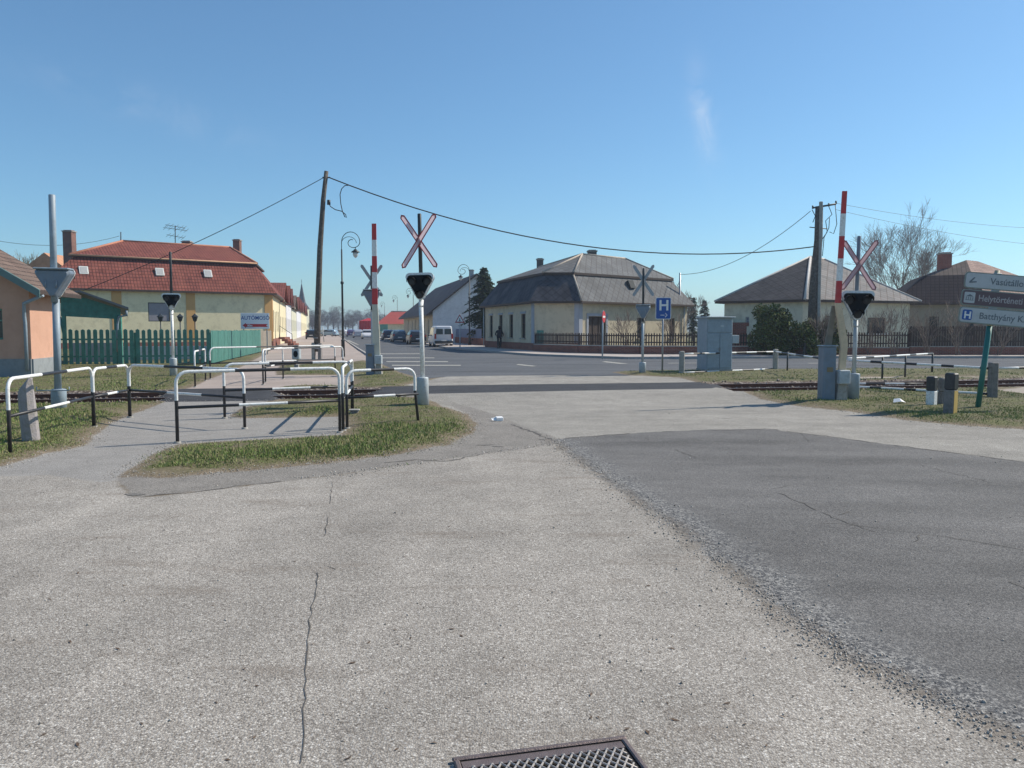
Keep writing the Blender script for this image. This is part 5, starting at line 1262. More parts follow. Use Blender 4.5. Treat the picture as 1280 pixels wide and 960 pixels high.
# --- green fences on the left
fa, fb, fc_, fd = G(72, 459), G(263, 457), G(325, 441.5), G(339, 438)
picket_fence([fa, fb], 'dark green picket fence along the far side of the rails',   .12, 1.56, m_green, .155, .235, None, 2.6, rails=(.22, .72), group=None, name='picket_fence')
picket_fence([fb, fc_], 'close boarded sea green fence running away beside the pavement', .1, 1.55, m_greenlit, .30, .325, None, 3, name='board_fence', pointed=False, rails=(.2, .8))
picket_fence([fc_, fd], 'bare grey wooden end section of the sea green fence', .1, 1.5, m_greyboard, .30, .325, None, 3, name='board_fence', pointed=False, rails=(.2, .8))
w0, w1 = G(150, 451), G(262, 450)
t = tag(MB().box((w0+w1)/2+Vector((0, 0, .36)), ((w1-w0).length, .15, .72), math.atan2((w1-w0).y, (w1-w0).x)).build('low_wall', m_whitewall), 'low white wall seen through the gaps of the green picket fence', 'wall')
t = thing('lattice_panel', 'square perforated panel and wooden post beside the salmon shed', 'fence panel', G(55, 462))
q = G(48, 462); 
la = MB()
for k in range(3): la.box(q+Vector((-.22+.28*k, 0, .85)), (.07, .05, 1.7))
for z in (.05, .55, 1.05, 1.65): la.box(q+Vector((.06, -.01, z)), (.66, .03, .09))
la.build('lattice', m_greyboard, t, True); MB().box(G(58, 462)+Vector((0, 0, .95)), (.2, .2, 1.95), bev=.02).build('post', surf('reddish weathered timber', (.22, .15, .13), .9, var=.2), t, True)

# --- station shed at far left
YS = 26.0; xe = XAT(38, YS); dr = Vector((-.20, 1)).normalized(); S0 = Vector((xe, YS)); S1 = S0+dr*2.0
fx = Vector((1, .06)).normalized(); S2 = S0-fx*8.0; S3 = S1-fx*8.0
st = thing('station_shed', 'salmon rendered shed with brown tiled roof and green fascia at far left', 'shed', (S0.x, S0.y, 0))
ez = 3.02; rzc = 5.4; mb = MB(); L = 8.0; opw = (seg_at_px(S2, S0, -14)*L, seg_at_px(S2, S0, 5)*L, 1.25, 2.25)
wallseg(mb, S2, S0, 0, ez, [opw], .12); wallseg(mb, S0, S1, 0, ez); wallseg(mb, S1, S3, 0, ez); wallseg(mb, S3, S2, 0, ez)
mb.poly([V3(S2, ez), V3(S0, ez), V3((S2+S0)/2, rzc)]); mb.poly([V3(S1, ez), V3(S3, ez), V3((S1+S3)/2, rzc)])
mb.build('wall', m_pinkwall, st, True); opening(st, S2, S0, opw, frame=m_green)
pl = MB(); band(pl, S2, S0, 0, L, 0, .62, .05); band(pl, S0, S1, 0, 2.0, 0, .62, .05); pl.split('plinth', m_plinth, st, True)
sl_ = (rzc-ez)/4.0
def rp(base, s_, out): # point on roof plane: base on eave line, s_ metres from the eave towards the ridge
    return V3(base-fx*s_, ez+s_*sl_+out)
rb = MB(); o_ = .55; f0 = S0-dr*.55; f1 = S0+dr*3.4; th = .14
for sgn in (1,):
    rb.poly([rp(f0, -o_, .12), rp(f1, -o_, .12), rp(f1, 4, .12), rp(f0, 4, .12)])
    rb.poly([rp(f0, -o_, .0), rp(f0, 4, .0), rp(f1, 4, .0), rp(f1, -o_, .0)], 1)
    rb.poly([rp(f1, 4, .12), V3(f1-fx*8.5, ez-.2), V3(f0-fx*8.5, ez-.2), rp(f0, 4, .12)]); rb.poly([rp(f0, -o_, .0), rp(f1, -o_, .0), rp(f1, -o_, .12), rp(f0, -o_, .12)], 1)
ro = rb.build('roof', [m_browntile, m_brownwood], st, True)
fs = MB()
a0, a1 = rp(f0, -o_, .13), rp(f0, 4, .13)
fs.mesh([a0-Vector((0, .03, .24)), a1-Vector((0, .03, .24)), a1-Vector((0, .03, 0)), a0-Vector((0, .03, 0)), a0-Vector((0, -.0, .24)), a1-Vector((0, 0, .24)), a1+Vector((0, .0, .02)), a0+Vector((0, 0, .02))], [(1, 0, 3, 2), (3, 7, 6, 2), (0, 4, 7, 3), (0, 1, 5, 4)])
fs.build('fascia', m_fascia, st, True)
dp = MB(); q = V3(S0, 0); dp.tube([rp(f0, -o_+.05, 0)+Vector((0, .25, -.05)), rp(f0, -.35, -.05)+Vector((-.5, .3, -.35)), q+Vector((-.12, -.1, 2.0)), q+Vector((-.10, -.1, 1.8)), q+Vector((-.10, -.1, .25))], .055, 8); dp.build('downpipe', m_bluegrey, st, True)
# porch behind it, dark green
YP = 35.6; po = thing('green_porch', 'dark green open porch with sloping grey roof behind the picket fence', 'porch', (XAT(110, YP), YP, 0))
def pp(px, py, Y_=YP): return AT(px, py, Y_)
fr = MB(); fr.prism([(pp(76, 370).x, pp(76, 372).z), (pp(105, 370).x, pp(105, 372).z), (pp(150, 386).x, pp(150, 386).z), (pp(150, 399).x, pp(150, 399).z), (pp(76, 395).x, pp(76, 395).z)][::-1], YP, YP+.06); fr.build('boarded_front', m_green, po, True)
ps = MB()
for px in (72, 80, 145, 150): ps.box(V3((XAT(px, YP), YP+.03), 1.1), (.13, .13, 2.2))
ps.split('post', m_greenlit if False else m_green, po, True)
MB().box(V3(((XAT(84, YP)+XAT(148, YP))/2, YP+.12), .55), (XAT(148, YP)-XAT(84, YP), .08, .85)).build('low_front', surf('pale fibre board', (.50, .47, .45), .9, var=.1), po, True)
bc = MB(); bc.tube([pp(80, 420), pp(75, 396)], .05, 6); bc.build('brace', m_greenlit, po, True)
rr = MB(); a, b, c = pp(70, 368), pp(106, 366), pp(166, 387); dd = Vector((-2.15, 4.0, -.25))
for e, f in ((a, b), (b, c)):
    rr.mesh([e-Vector((0, .4, 0)), f-Vector((0, .4, 0)), f+dd, e+dd, e-Vector((0, .4, -.09)), f-Vector((0, .4, -.09)), f+dd+Vector((0, 0, .09)), e+dd+Vector((0, 0, .09))], [(0, 3, 2, 1), (4, 5, 6, 7), (0, 1, 5, 4), (1, 2, 6, 5), (0, 4, 7, 3)])
rr.build('roof', surf('grey felt', (.2, .2, .21), .9, var=.15), po, True)
gt = MB(); gt.tube([c+Vector((-.15, -.3, -.03)), c+Vector((-.12, -.3, -.25)), pp(150, 396)+Vector((0, -.1, 0)), pp(148, 400)+Vector((0, -.1, -.2)), pp(148, 440)+Vector((0, -.1, 0))], .05, 6); gt.build('downpipe', m_bluegrey, po, True)

# --- buildings on the right of the street
WA = Vector((XAT(541, 86), 86)); WB = WA+Vector((9.4, .6)); WC = WA+sd_*32; WD = WB+sd_*32
wh = thing('gabled_house', 'long street house with rough white gable end behind the spruce', 'house', (WA.x, WA.y, 0))
mb = MB(); ez = 3.5; rzc = 7.4; wallseg(mb, WA, WB, 0, ez); mb.poly([V3(WA, ez), V3(WB, ez), V3((WA+WB)/2, rzc)]); wallseg(mb, WB, WD, 0, ez); wallseg(mb, WD, WC, 0, ez); mb.build('gable_wall', m_whitewall, wh, True)
mb = MB(); ops = [(3, 4.1, 1, 2.7), (7, 8.1, 1, 2.7), (11, 13, .1, 2.8), (16, 17.1, 1, 2.7), (20, 21.1, 1, 2.7), (25, 26.1, 1, 2.7)]; ops = [(32-b, 32-a, c, d) for a, b, c, d in ops]
wallseg(mb, WC, WA, 0, ez, ops, .2); mb.build('street_wall', m_creamwall, wh, True)
for o_ in ops: opening(wh, WC, WA, o_, 'window' if o_[2] > .5 else 'gate', m_glass if o_[2] > .5 else m_brownwood, m_whitetrim if o_[2] > .5 else m_brownwood)
rb = MB(); ux = (WB-WA).normalized(); mid = (WA+WB)/2; f = -sd_*.3
a = V3(WA-ux*.7+f, ez-.35); b = V3(mid+f, rzc+.12); c = V3(WB+ux*.7+f, ez-.35); L3 = V3(sd_*32.8, 0)
rb.poly([a, b, b+L3, a+L3][::-1]); rb.poly([b, c, c+L3, b+L3][::-1]); dz = Vector((0, 0, .2)); rb.poly([a-dz, b-dz, b, a], 1); rb.poly([b-dz, c-dz, c, b], 1); rb.poly([a-dz, a, a+L3, a+L3-dz], 1); rb.poly([a-dz, a-dz+L3, b-dz+L3, b-dz][::-1], 1)
ro = rb.build('roof', [m_slatedk, m_brownwood], wh, True); q = mid+sd_*3; chim(ro, wh, q.x, q.y, 6.5, 8.0, .5, m_galv)
# cream building with red roof at the end
x0_, x1_ = XAT(474, 150), XAT(508, 150); t = thing('red_roofed_house', 'cream building with broad red roof facing down the street', 'house', (x0_, 150, 0))
MB().box(((x0_+x1_)/2+1, 155, 1.3), (x1_-x0_+2, 10, 2.8)).build('wall', m_yellowwall, t, True)
zr, ze = ZAT(389, 152), ZAT(405, 150)
MB().mesh([(x0_-.5, 149.5, ze), (x1_+2.5, 149.5, ze), (x1_+1.5, 155, zr), (x0_+1.5, 155, zr), (x0_-.5, 160.5, ze), (x1_+2.5, 160.5, ze)], [(0, 1, 2, 3), (1, 5, 2), (4, 0, 3), (5, 4, 3, 2), (0, 4, 5, 1)]).build('roof', surf('plain red roof', (.36, .06, .045), .8, var=.15, scale=1), t, True)
MB().tube([(x0_+1.5, 155, zr), (x1_+1.5, 155, zr)], .15, 6).build('ridge_tiles', m_mortar, t, True)
x_ = XAT(480, 146); t = thing('green_board', 'small dark green board beside the red roofed building', 'sign board', (x_, 146, 0)); MB().box((0, 0, 1.75), (1.4, .12, 1.3)).build('board', m_green, t); MB().box((0, .1, .55), (.12, .1, 1.1)).build('post', m_darkmetal, t)
x0_, x1_ = XAT(449, 165), XAT(468, 165); t = thing('red_marquee', 'bright red cloth sided tent beyond the parked cars', 'marquee', ((x0_+x1_)/2, 165, 0))
ol = []; n = 16; w_ = x1_-x0_; zz_ = ZAT(401, 165)
V = []; Fs = []
for i in range(n+1):
    xx_ = -w_/2+w_*i/n; yy_ = .12*math.sin(i*2.2); V += [(xx_, yy_, 0), (xx_, yy_*.4, zz_)]
for i in range(n): Fs.append((2*i, 2*i+2, 2*i+3, 2*i+1))
mb = MB().mesh(V, Fs); mb.mesh([(-w_/2, .1, 0), (w_/2, .1, 0), (w_/2, 4, 0), (-w_/2, 4, 0), (-w_/2, .1, zz_-.02), (w_/2, .1, zz_-.02), (w_/2, 4, zz_-.02), (-w_/2, 4, zz_-.02), (0, 2, zz_+.6)], [(1, 2, 6, 5), (3, 0, 4, 7), (2, 3, 7, 6), (4, 5, 8), (5, 6, 8), (6, 7, 8), (7, 4, 8)])
mb.build('cloth', surf('red cloth', (.45, .02, .03), .8, var=.1), t); MB().box((-w_/2-.15, 0, zz_/2), (.3, .3, zz_)).build('post', m_whitetrim, t)
# brick gate pier & low wall near van
a, b = G(560, 428.5), G(606, 433.5)
t = thing('garden_wall', 'low brick garden wall with gate pier between the van and the corner house', 'wall', a)
u_ = (b-a); q = a.lerp(b, .55); MB().box(q+Vector((0, 0, .35)), ((b-a).length*.9, .25, .75), math.atan2(u_.y, u_.x)).build('brick_wall', m_redbrick, t, True)
MB().box(a.lerp(b, .04)+Vector((0, 0, 1.0)), (.75, .5, 2.0)).build('pier', m_redbrick, t, True)
MB().box(q+Vector((0, 0, 1.15)), ((b-a).length*.75, .06, .9), math.atan2(u_.y, u_.x)).build('blue_panel', surf('faded blue sheet', (.16, .2, .3), .7, var=.2), t, True)

# --- house R (pyramid roof) and far right house
L_ = Vector((XAT(905, 51.5), 51.5)); K = Vector((XAT(1003, 48.2), 48.2)); M_ = Vector((XAT(1136, 51.5), 51.5)); N_ = Vector((21, 60))
hr = thing('pale_house', 'pale house with tall hipped slate roof behind the evergreen bush', 'house', (K.x, K.y, 0))
ez = 3.35; mb = MB(); LL = (K-L_).length; LM = (M_-K).length
o1 = [(seg_at_px(L_, K, 931)*LL, seg_at_px(L_, K, 935.5)*LL, 1.75, 2.35), (seg_at_px(L_, K, 972)*LL, seg_at_px(L_, K, 985)*LL, 1.1, 2.5)]; o2 = [(seg_at_px(K, M_, 1083)*LM, seg_at_px(K, M_, 1106)*LM, 1.3, 2.3), (seg_at_px(K, M_, 1030)*LM, seg_at_px(K, M_, 1046)*LM, 1.1, 2.4)]
wallseg(mb, L_, K, 0, ez, o1, .15); wallseg(mb, K, M_, 0, ez, o2, .15); wallseg(mb, M_, N_, 0, ez); wallseg(mb, N_, L_, 0, ez); mb.build('wall', m_palewall, hr, True)
for o_ in o1: opening(hr, L_, K, o_, frame=m_greytrim)
for o_ in o2: opening(hr, K, M_, o_, frame=m_brownwood, bars=(1, 0), sill=m_whitetrim)
ap = AT(1013, 321, 54.0); ap2 = AT(1030, 324, 55.5)
EV = [V3(p, ez) for p in off_poly([tuple(L_), tuple(K), tuple(M_), tuple(N_)], .45)]
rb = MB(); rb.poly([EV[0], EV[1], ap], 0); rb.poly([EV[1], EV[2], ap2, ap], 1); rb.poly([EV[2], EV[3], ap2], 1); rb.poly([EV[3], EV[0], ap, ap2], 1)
rb.poly([e-Vector((0, 0, .14)) for e in EV][::-1], 2)
for i in range(4): j = (i+1) % 4; rb.poly([EV[i]-Vector((0, 0, .14)), EV[j]-Vector((0, 0, .14)), EV[j], EV[i]], 2)
ro = rb.build('roof', [tiled('shaded slope slate', (.060, .057, .063), (.042, .041, .046), (.02, .02, .022), .42, .42, .022, rot=R(45), bump=.5, offset=0, blotch=(.09, .085, .085), blotch_amt=.4), m_slatepink, m_brownwood], hr, True); l0 = hr.location  # dark slate paints the shade of the left slope, pale slate the sun
rg = MB()
for a, b in ((EV[1], ap), (EV[0], ap), (EV[2], ap2), (ap, ap2)): rg.tube([a-l0, b-l0], .08, 6)
rg.build('ridge_tiles', surf('pale ridge cap', (.5, .47, .44), .8, var=.15), ro)
# far right house
L_ = Vector((XAT(1122, 60), 60)); K = Vector((XAT(1232, 57.5), 57.5)); M_ = Vector((42.5, 61)); N_ = Vector((32, 70))
fr_ = thing('dark_roofed_house', 'house with dark red brown hipped roof and brick chimney at the far right', 'house', (K.x, K.y, 0))
ez = 3.45; mb = MB(); LL = (K-L_).length; o1 = [(seg_at_px(L_, K, 1160)*LL, seg_at_px(L_, K, 1172)*LL, 1.1, 2.5), (seg_at_px(L_, K, 1205)*LL, seg_at_px(L_, K, 1217)*LL, 1.1, 2.5)]
wallseg(mb, L_, K, 0, ez, o1, .15); wallseg(mb, K, M_, 0, ez); wallseg(mb, M_, N_, 0, ez); wallseg(mb, N_, L_, 0, ez); mb.build('wall', surf('grey brown render', (.30, .27, .22), .9, var=.1, scale=1), fr_, True)
for o_ in o1: opening(fr_, L_, K, o_, frame=m_brownwood)
FP = [tuple(L_), tuple(K), tuple(M_), tuple(N_)]; EV = [V3(p, ez) for p in off_poly(FP, .45)]; BR = [V3(p, 5.6) for p in off_poly(FP, -1.9)]
ap = AT(1208, 325, 62.5); ap2 = AT(1222, 326.5, 63.5)
m_dkred = tiled('shaded dark brown tile', (.05, .032, .034), (.038, .025, .028), (.018, .012, .012), .3, .34, .03, offset=0); m_pinkroof = tiled('sunlit pink tile', (.40, .27, .22), (.32, .22, .18), (.15, .1, .09), .3, .34, .03, offset=0)
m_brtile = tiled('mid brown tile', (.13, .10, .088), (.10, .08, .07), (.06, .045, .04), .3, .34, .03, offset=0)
rb = MB()
for i in range(4): j = (i+1) % 4; rb.poly([EV[i], EV[j], BR[j], BR[i]], 0 if i in (0, 3) else 1)  # dark front tiles deepened for shade, pink right ones lightened for sun
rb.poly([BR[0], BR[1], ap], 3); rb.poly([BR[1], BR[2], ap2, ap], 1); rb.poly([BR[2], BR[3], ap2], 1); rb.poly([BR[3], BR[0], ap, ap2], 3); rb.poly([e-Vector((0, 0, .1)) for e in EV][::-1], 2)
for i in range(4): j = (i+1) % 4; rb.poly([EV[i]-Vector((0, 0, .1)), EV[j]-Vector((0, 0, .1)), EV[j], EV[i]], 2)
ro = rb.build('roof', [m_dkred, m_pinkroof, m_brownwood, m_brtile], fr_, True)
q = AT(1180, 340, 62); z1 = ZAT(318, 62); chim(ro, fr_, q.x, 62, q.z-1.2, z1, .75, tiled('bright chimney brick', (.36, .11, .07), (.3, .08, .06), (.3, .2, .18), .25, .08, .01))
# small red brick outbuilding between houses
q = G(868, 437); tag(MB().box((q.x+.3, 52, 1.0), (2.6, 3, 2.0)).build('brick_outbuilding', m_redbrick), 'low dark red brick outbuilding between the corner house and the grey cabinet', 'outbuilding')

# ------------------------------------------------------------------ vehicles
def car(px, py, rot, paint, label, kind='car', s_=1.0, group='cars parked along the street', flip=False):
    p = G(px, py); L, W, H = (4.1, 1.7, 1.48) if kind == 'car' else (4.05, 1.72, 1.86)
    p = Vector((p.x, p.y+L/2, .0))
    t = thing('parked_car' if kind == 'car' else 'parked_van', label, 'car' if kind == 'car' else 'van', p, rot+(math.pi if flip else 0), group)
    # local: +Y is the front, rear faces the camera; cross sections along Y
    if kind == 'car': prof = [(-2.05, .35, .80, .80), (-2.0, .28, .95, .95), (-1.75, .25, .98, 1.30), (-1.2, .24, .98, H-.04), (-.2, .24, .95, H), (.45, .24, .93, H-.10), (1.0, .24, .92, 1.02), (1.25, .24, .90, .92), (1.85, .26, .78, .78), (2.05, .35, .60, .60)]
    else: prof = [(-2.02, .36, 1.0, 1.55), (-1.96, .30, 1.02, H-.08), (-1.7, .26, 1.02, H-.01), (-.2, .25, 1.0, H), (.45, .25, .98, H-.1), (1.05, .25, .98, 1.12), (1.3, .25, .95, 1.0), (1.85, .27, .82, .82), (2.03, .36, .62, .62)]
    rings = []
    for (y, zb, zw, zt) in prof:
        e = .86 if abs(y) > 1.9 else 1.0; w = W/2*e; tw = w*.80 if kind == 'car' else w*.88
        if zt <= zw+.05: tw = w*.93
        r_ = [(-w*.93, zb), (-w, zb+.18), (-w, zw-.12), (-w*.97, zw), (-tw, zt-.05), (-tw*.85, zt), (tw*.85, zt), (tw, zt-.05), (w*.97, zw), (w, zw-.12), (w, zb+.18), (w*.93, zb)]
        rings.append([Vector((a, y, b)) for a, b in r_])
    n = 12; V = sum(rings, []); Fs = []; mis = []
    for i in range(len(rings)-1):
        for k in range(n):
            j = (k+1) % n; Fs.append((i*n+k, i*n+n+k, i*n+n+j, i*n+j))
    Fs += [tuple(range(n)), tuple(range(len(V)-1, len(V)-n-1, -1))]
    bd = MB().mesh(V, Fs, 0, False); bo = bd.build('body', paint, t)
    # side glass, rear and front glass: proud sheets
    for sx in (-1, 1):
        g = MB(); y0, y1 = (-1.55, .85) if kind == 'car' else (-1.6, .95)
        i0 = W/2*.97+.006; tt = W/2*(.80 if kind == 'car' else .88)+.012; zt = H-.17; zw = 1.0
        g.poly([(sx*i0, y0+.1, zw), (sx*i0, y1+.05, zw), (sx*(tt+.015), y1-.42, zt), (sx*(tt+.015), y0+.32, zt)] if sx > 0 else [(sx*i0, y0+.1, zw), (sx*(tt+.015), y0+.32, zt), (sx*(tt+.015), y1-.42, zt), (sx*i0, y1+.05, zw)])
        g.build('side_window', m_glass, t)
    if kind == 'car':
        MB().poly([(-.66, -2.0, 1.0), (.66, -2.0, 1.0), (.56, -1.32, H-.12), (-.56, -1.32, H-.12)]).build('rear_window', m_glass, t)
    else:
        for sx in (-1, 1): MB().poly([(sx*.38-.31, -2.05, 1.12), (sx*.38+.31, -2.05, 1.12), (sx*.36+.29, -2.03, 1.60), (sx*.36-.29, -2.03, 1.60)]).build('rear_window', m_glass, t)
    MB().poly([(-.62, .50, H-.12), (.62, .50, H-.12), (.68, 1.05, 1.0), (-.68, 1.05, 1.0)][::-1]).build('windscreen', m_glass, t)
    MB().box((0, -2.08, .46), (W*.94, .14, .20), bev=.03).build('rear_bumper', m_darkmetal if kind == 'van' else paint, t)
    MB().box((0, 2.05, .46), (W*.92, .14, .22), bev=.03).build('front_bumper', paint, t)
    for sx in (-1, 1):
        MB().box((sx*W*.43, -2.05, .88 if kind == 'car' else .95), (.16, .06, .2 if kind == 'car' else .45), bev=.015).build('tail_light', m_tail, t)
        MB().box((sx*W*.36, 2.03, .66), (.30, .08, .14), bev=.02).build('headlight', m_lenslit, t)
        MB().box((sx*(W/2+.09), .75, 1.02), (.16, .09, .12), bev=.02).build('mirror', m_darkmetal, t)
    MB().box((0, -2.16, .60), (.50, .012, .11)).build('number_plate', m_platew, t)
    for sx in (-1, 1):
        for y in (-1.28, 1.28):
            w = MB().tube([(sx*(W/2-.20), y, .31), (sx*(W/2-.17), y, .31), (sx*(W/2-.02), y, .31), (sx*(W/2+.0), y, .31)], [.28, .31, .31, .27], 16).build('wheel', m_tyre, t)
            MB().tube([(sx*(W/2+.001), y, .31), (sx*(W/2+.012), y, .31)], [.2, .17], 12).build('rim', m_rim, w)
    return t
def cpaint(n, c): return surf(n, c, .25, var=.02, scale=1)
sa = math.atan2(.235, 1)
car(548, 434.0, sa, cpaint('white van paint', (.62, .63, .65)), 'white panel van with two rear windows, nearest in the parked row', 'van')
car(517, 431.0, sa, cpaint('black car paint', (.02, .022, .03)), 'black hatchback parked just beyond the white van')
car(495, 428.0, sa, cpaint('slate blue car paint', (.06, .10, .14)), 'slate blue car parked third beyond the van')
car(482, 425.0, sa, cpaint('navy car paint', (.03, .035, .07)), 'dark navy car fourth in the parked row')
car(456, 424.0, sa, cpaint('white car paint', (.65, .65, .67)), 'white car in front of the red tent', flip=True)
car(444.5, 422.5, sa, cpaint('silver car paint', (.35, .37, .42)), 'small silver car left of the white one by the red tent')
car(436, 421.0, sa, cpaint('purple car paint', (.09, .07, .16)), 'dark violet car far down the middle of the street')
car(385, 424.0, sa, cpaint('charcoal car paint', (.015, .015, .017)), 'black car at the foot of the white row houses')
car(408, 420.5, sa+R(60), cpaint('pale blue car paint', (.25, .36, .45)), 'pale blue car between the wooden pole and the slim post')
car(423, 420.0, sa+R(50), cpaint('light silver paint', (.5, .52, .55)), 'light silver car just left of the nearest street lamp')

# ------------------------------------------------------------------ cyclist
p = G(624, 437.5); p.z = .12 if False else .0
bi = thing('bicycle', 'dark bicycle ridden along the pavement by the ochre house', 'bicycle', p, R(-8))
for y in (-.52, .52):
    w = MB(); w.tube([Vector((0, y+math.cos(q)*.33, .34+math.sin(q)*.33)) for q in np.linspace(0, 6.283, 21)], .02, 6, caps=False); wo_ = w.build('wheel', m_tyre, bi)
    sp_ = MB()
    for k in range(8): q = k*math.pi/8; sp_.tube([Vector((0, y+math.cos(q)*.32, .34+math.sin(q)*.32)), Vector((0, y-math.cos(q)*.32, .34-math.sin(q)*.32))], .003, 3)
    sp_.build('spokes', m_galv, wo_)
f = MB()
for a, b in (((0, .52, .34), (0, .40, .98)), ((0, .42, .85), (0, -.12, .80)), ((0, .42, .80), (0, -.02, .32)), ((0, -.02, .32), (0, -.17, .92)), ((0, -.02, .32), (0, -.52, .34)), ((0, -.52, .34), (0, -.15, .78))): f.tube([a, b], .017, 6)
f.build('frame', m_darkmetal, bi)
MB().tube([(-.28, .28, 1.05), (-.12, .40, 1.02), (.12, .40, 1.02), (.28, .28, 1.05)], .015, 6).build('handlebar', m_darkmetal, bi)
MB().box((0, -.2, .94), (.16, .26, .06), bev=.025).build('saddle', m_signblack, bi)
pd = MB(); pd.tube([(-.10, .12, .40), (-.03, -.02, .32), (.03, -.02, .32), (.10, -.16, .24)], .012, 5); pd.box((-.14, .12, .40), (.1, .09, .02)); pd.box((.14, -.16, .24), (.1, .09, .02)); pd.build('pedals', m_darkmetal, bi)
pe = thing('person', 'cyclist in black jacket and dark trousers riding towards the street', 'person', p, R(-8))
def skin(name, verts, edges, rad, mat, parent, root=0, sub=1):
    me = bpy.data.meshes.new(name); me.from_pydata(verts, edges, []); o = bpy.data.objects.new(name, me); COL.objects.link(o); o.parent = parent
    md = o.modifiers.new('Skin', 'SKIN'); 
    for i, r_ in enumerate(rad): me.skin_vertices[0].data[i].radius = (r_, r_*.92) if not isinstance(r_, tuple) else r_
    me.skin_vertices[0].data[root].use_root = True; md.use_smooth_shade = True
    o.modifiers.new('Sub', 'SUBSURF').render_levels = sub; me.materials.append(mat); return o
V = [(0, -.18, 1.02), (0, -.10, 1.22), (0, .02, 1.42), (0, .07, 1.53), (0, .10, 1.62), (0, .12, 1.72),
     (-.10, -.17, 1.0), (-.13, .16, .84), (-.14, .10, .44), (-.14, .20, .40), (.10, -.17, 1.0), (.13, .10, .70), (.14, -.16, .30), (.14, -.05, .25),
     (-.19, .02, 1.42), (-.30, .10, 1.20), (-.27, .27, 1.08), (.19, .02, 1.42), (.30, .10, 1.20), (.27, .27, 1.08)]
Eg = [(0, 1), (1, 2), (2, 3), (3, 4), (4, 5), (0, 6), (6, 7), (7, 8), (8, 9), (0, 10), (10, 11), (11, 12), (12, 13), (2, 14), (14, 15), (15, 16), (2, 17), (17, 18), (18, 19)]
rad = [(.15, .12), (.15, .11), (.16, .11), .055, (.075, .09), (.07, .085), .09, .07, .045, .04, .09, .07, .045, .04, .07, .055, .035, .07, .055, .035]
if True:
    me0 = None
    bo = bpy.data.meshes.new('body'); bo.from_pydata(V, Eg, []); ob = bpy.data.objects.new('body', bo); COL.objects.link(ob); ob.parent = pe
    md = ob.modifiers.new('Skin', 'SKIN'); sv = bo.skin_vertices[0].data if len(bo.skin_vertices) else None
    if sv is None:
        bpy.context.view_layer.objects.active = ob; import bmesh
        bm = bmesh.new(); bm.from_mesh(bo); bm.verts.layers.skin.verify(); bm.to_mesh(bo); bm.free(); sv = bo.skin_vertices[0].data
    for i, r_ in enumerate(rad): sv[i].radius = r_ if isinstance(r_, tuple) else (r_, r_)
    sv[0].use_root = True; md.use_smooth_shade = True; sb = ob.modifiers.new('Sub', 'SUBSURF'); sb.levels = 1; sb.render_levels = 1; bo.materials.append(m_cloth)
MB().tube([(0, .17, 1.60), (0, .185, 1.66), (0, .18, 1.71), (0, .13, 1.77)], [.055, .075, .07, .04], 10).build('face', m_skin, pe)
MB().tube([(0, .08, 1.60), (0, .08, 1.70), (0, .10, 1.79), (0, .11, 1.82)], [.09, .10, .085, .03], 12).build('hair', m_hair, pe)
for s_ in (-1, 1):
    hd = MB(); hd.box((s_*.275, .28, 1.07), (.07, .08, .035), bev=.012)
    for k in range(4): hd.tube([(s_*(.25+.018*k), .31, 1.075), (s_*(.25+.018*k), .335, 1.06), (s_*(.25+.018*k), .325, 1.035)], .008, 5)
    hd.tube([(s_*.245, .27, 1.06), (s_*.232, .30, 1.045)], .009, 5); hd.build('hand', m_skin, pe)

# ------------------------------------------------------------------ vegetation
def bare_tree(loc, H, label, seed, spread=.55, levels=5, r0=.16, trunk=.22, mat=m_twig, name='bare_tree', cat='tree', n0=5, group=None, twr=.008, multi=1, bias=0.0, ks=(3, 4), lf=1.0):
    r_ = random.Random(seed); t = thing(name, label, cat, loc, group=group); tr_ = MB(); br_ = MB()
    def grow(p, d, L, rad, lv):
        n = 3; pts = [p]; rr = [rad]; dd = d.copy()
        for k in range(n):
            dd = (dd+Vector((r_.gauss(0, .07), r_.gauss(0, .07), r_.gauss(.03, .05)))).normalized(); pts.append(pts[-1]+dd*L/n); rr.append(max(twr*.6, rad*(1-.45*(k+1)/n)))
        (tr_ if lv == 0 else br_).tube(pts, rr, 7 if lv < 2 else (4 if lv < 3 else 3), caps=False)
        if lv >= levels: return
        m = n0 if lv == 0 else r_.randint(*ks)
        for k in range(m):
            f = 1.0 if k == 0 and lv > 0 else r_.uniform(.45, 1.0); i = min(n-1, int(f*n)); q = pts[i].lerp(pts[i+1], f*n-i) if f < 1 else pts[-1]
            az = r_.uniform(0, 6.283) if lv > 0 else 6.283*k/m+r_.uniform(-.4, .4); a_ = r_.uniform(.3, .75)*spread*1.6
            ax = dd.orthogonal().normalized(); ax.rotate(Matrix.Rotation(az, 3, dd)); nd_ = (dd*math.cos(a_)+ax*math.sin(a_)).normalized()
            nd_ = (nd_+Vector((0, 0, .18))).normalized()
            grow(q, nd_, L*r_.uniform(.58, .82)*(1.0 if lv else .30/trunk*.9*lf), max(twr, rr[i]*r_.uniform(.5, .68)), lv+1)
    for k in range(multi):
        d = Vector((r_.gauss(0, .18 if multi > 1 else .03), r_.gauss(0, .18 if multi > 1 else .03), 1)).normalized()
        grow(Vector((r_.uniform(-.15, .15)*(multi > 1), 0, -.1)), d, H*trunk, r0*(1 if multi == 1 else .6), 0)
    tr_.build('trunk', m_bark, t); br_.build('crown', mat, t)
    return t
bare_tree((XAT(1130, 78), 78, 0), 12.8, 'large bare spreading tree rising behind the pale house', 11, .62, 6, .20, .26, n0=8, twr=.0105, ks=(3, 4), lf=1.35)
bare_tree((XAT(852, 92), 92, 0), 9.0, 'bare tree behind the right end of the ochre corner house', 5, .6, 5, .15, .30, n0=6, twr=.018)
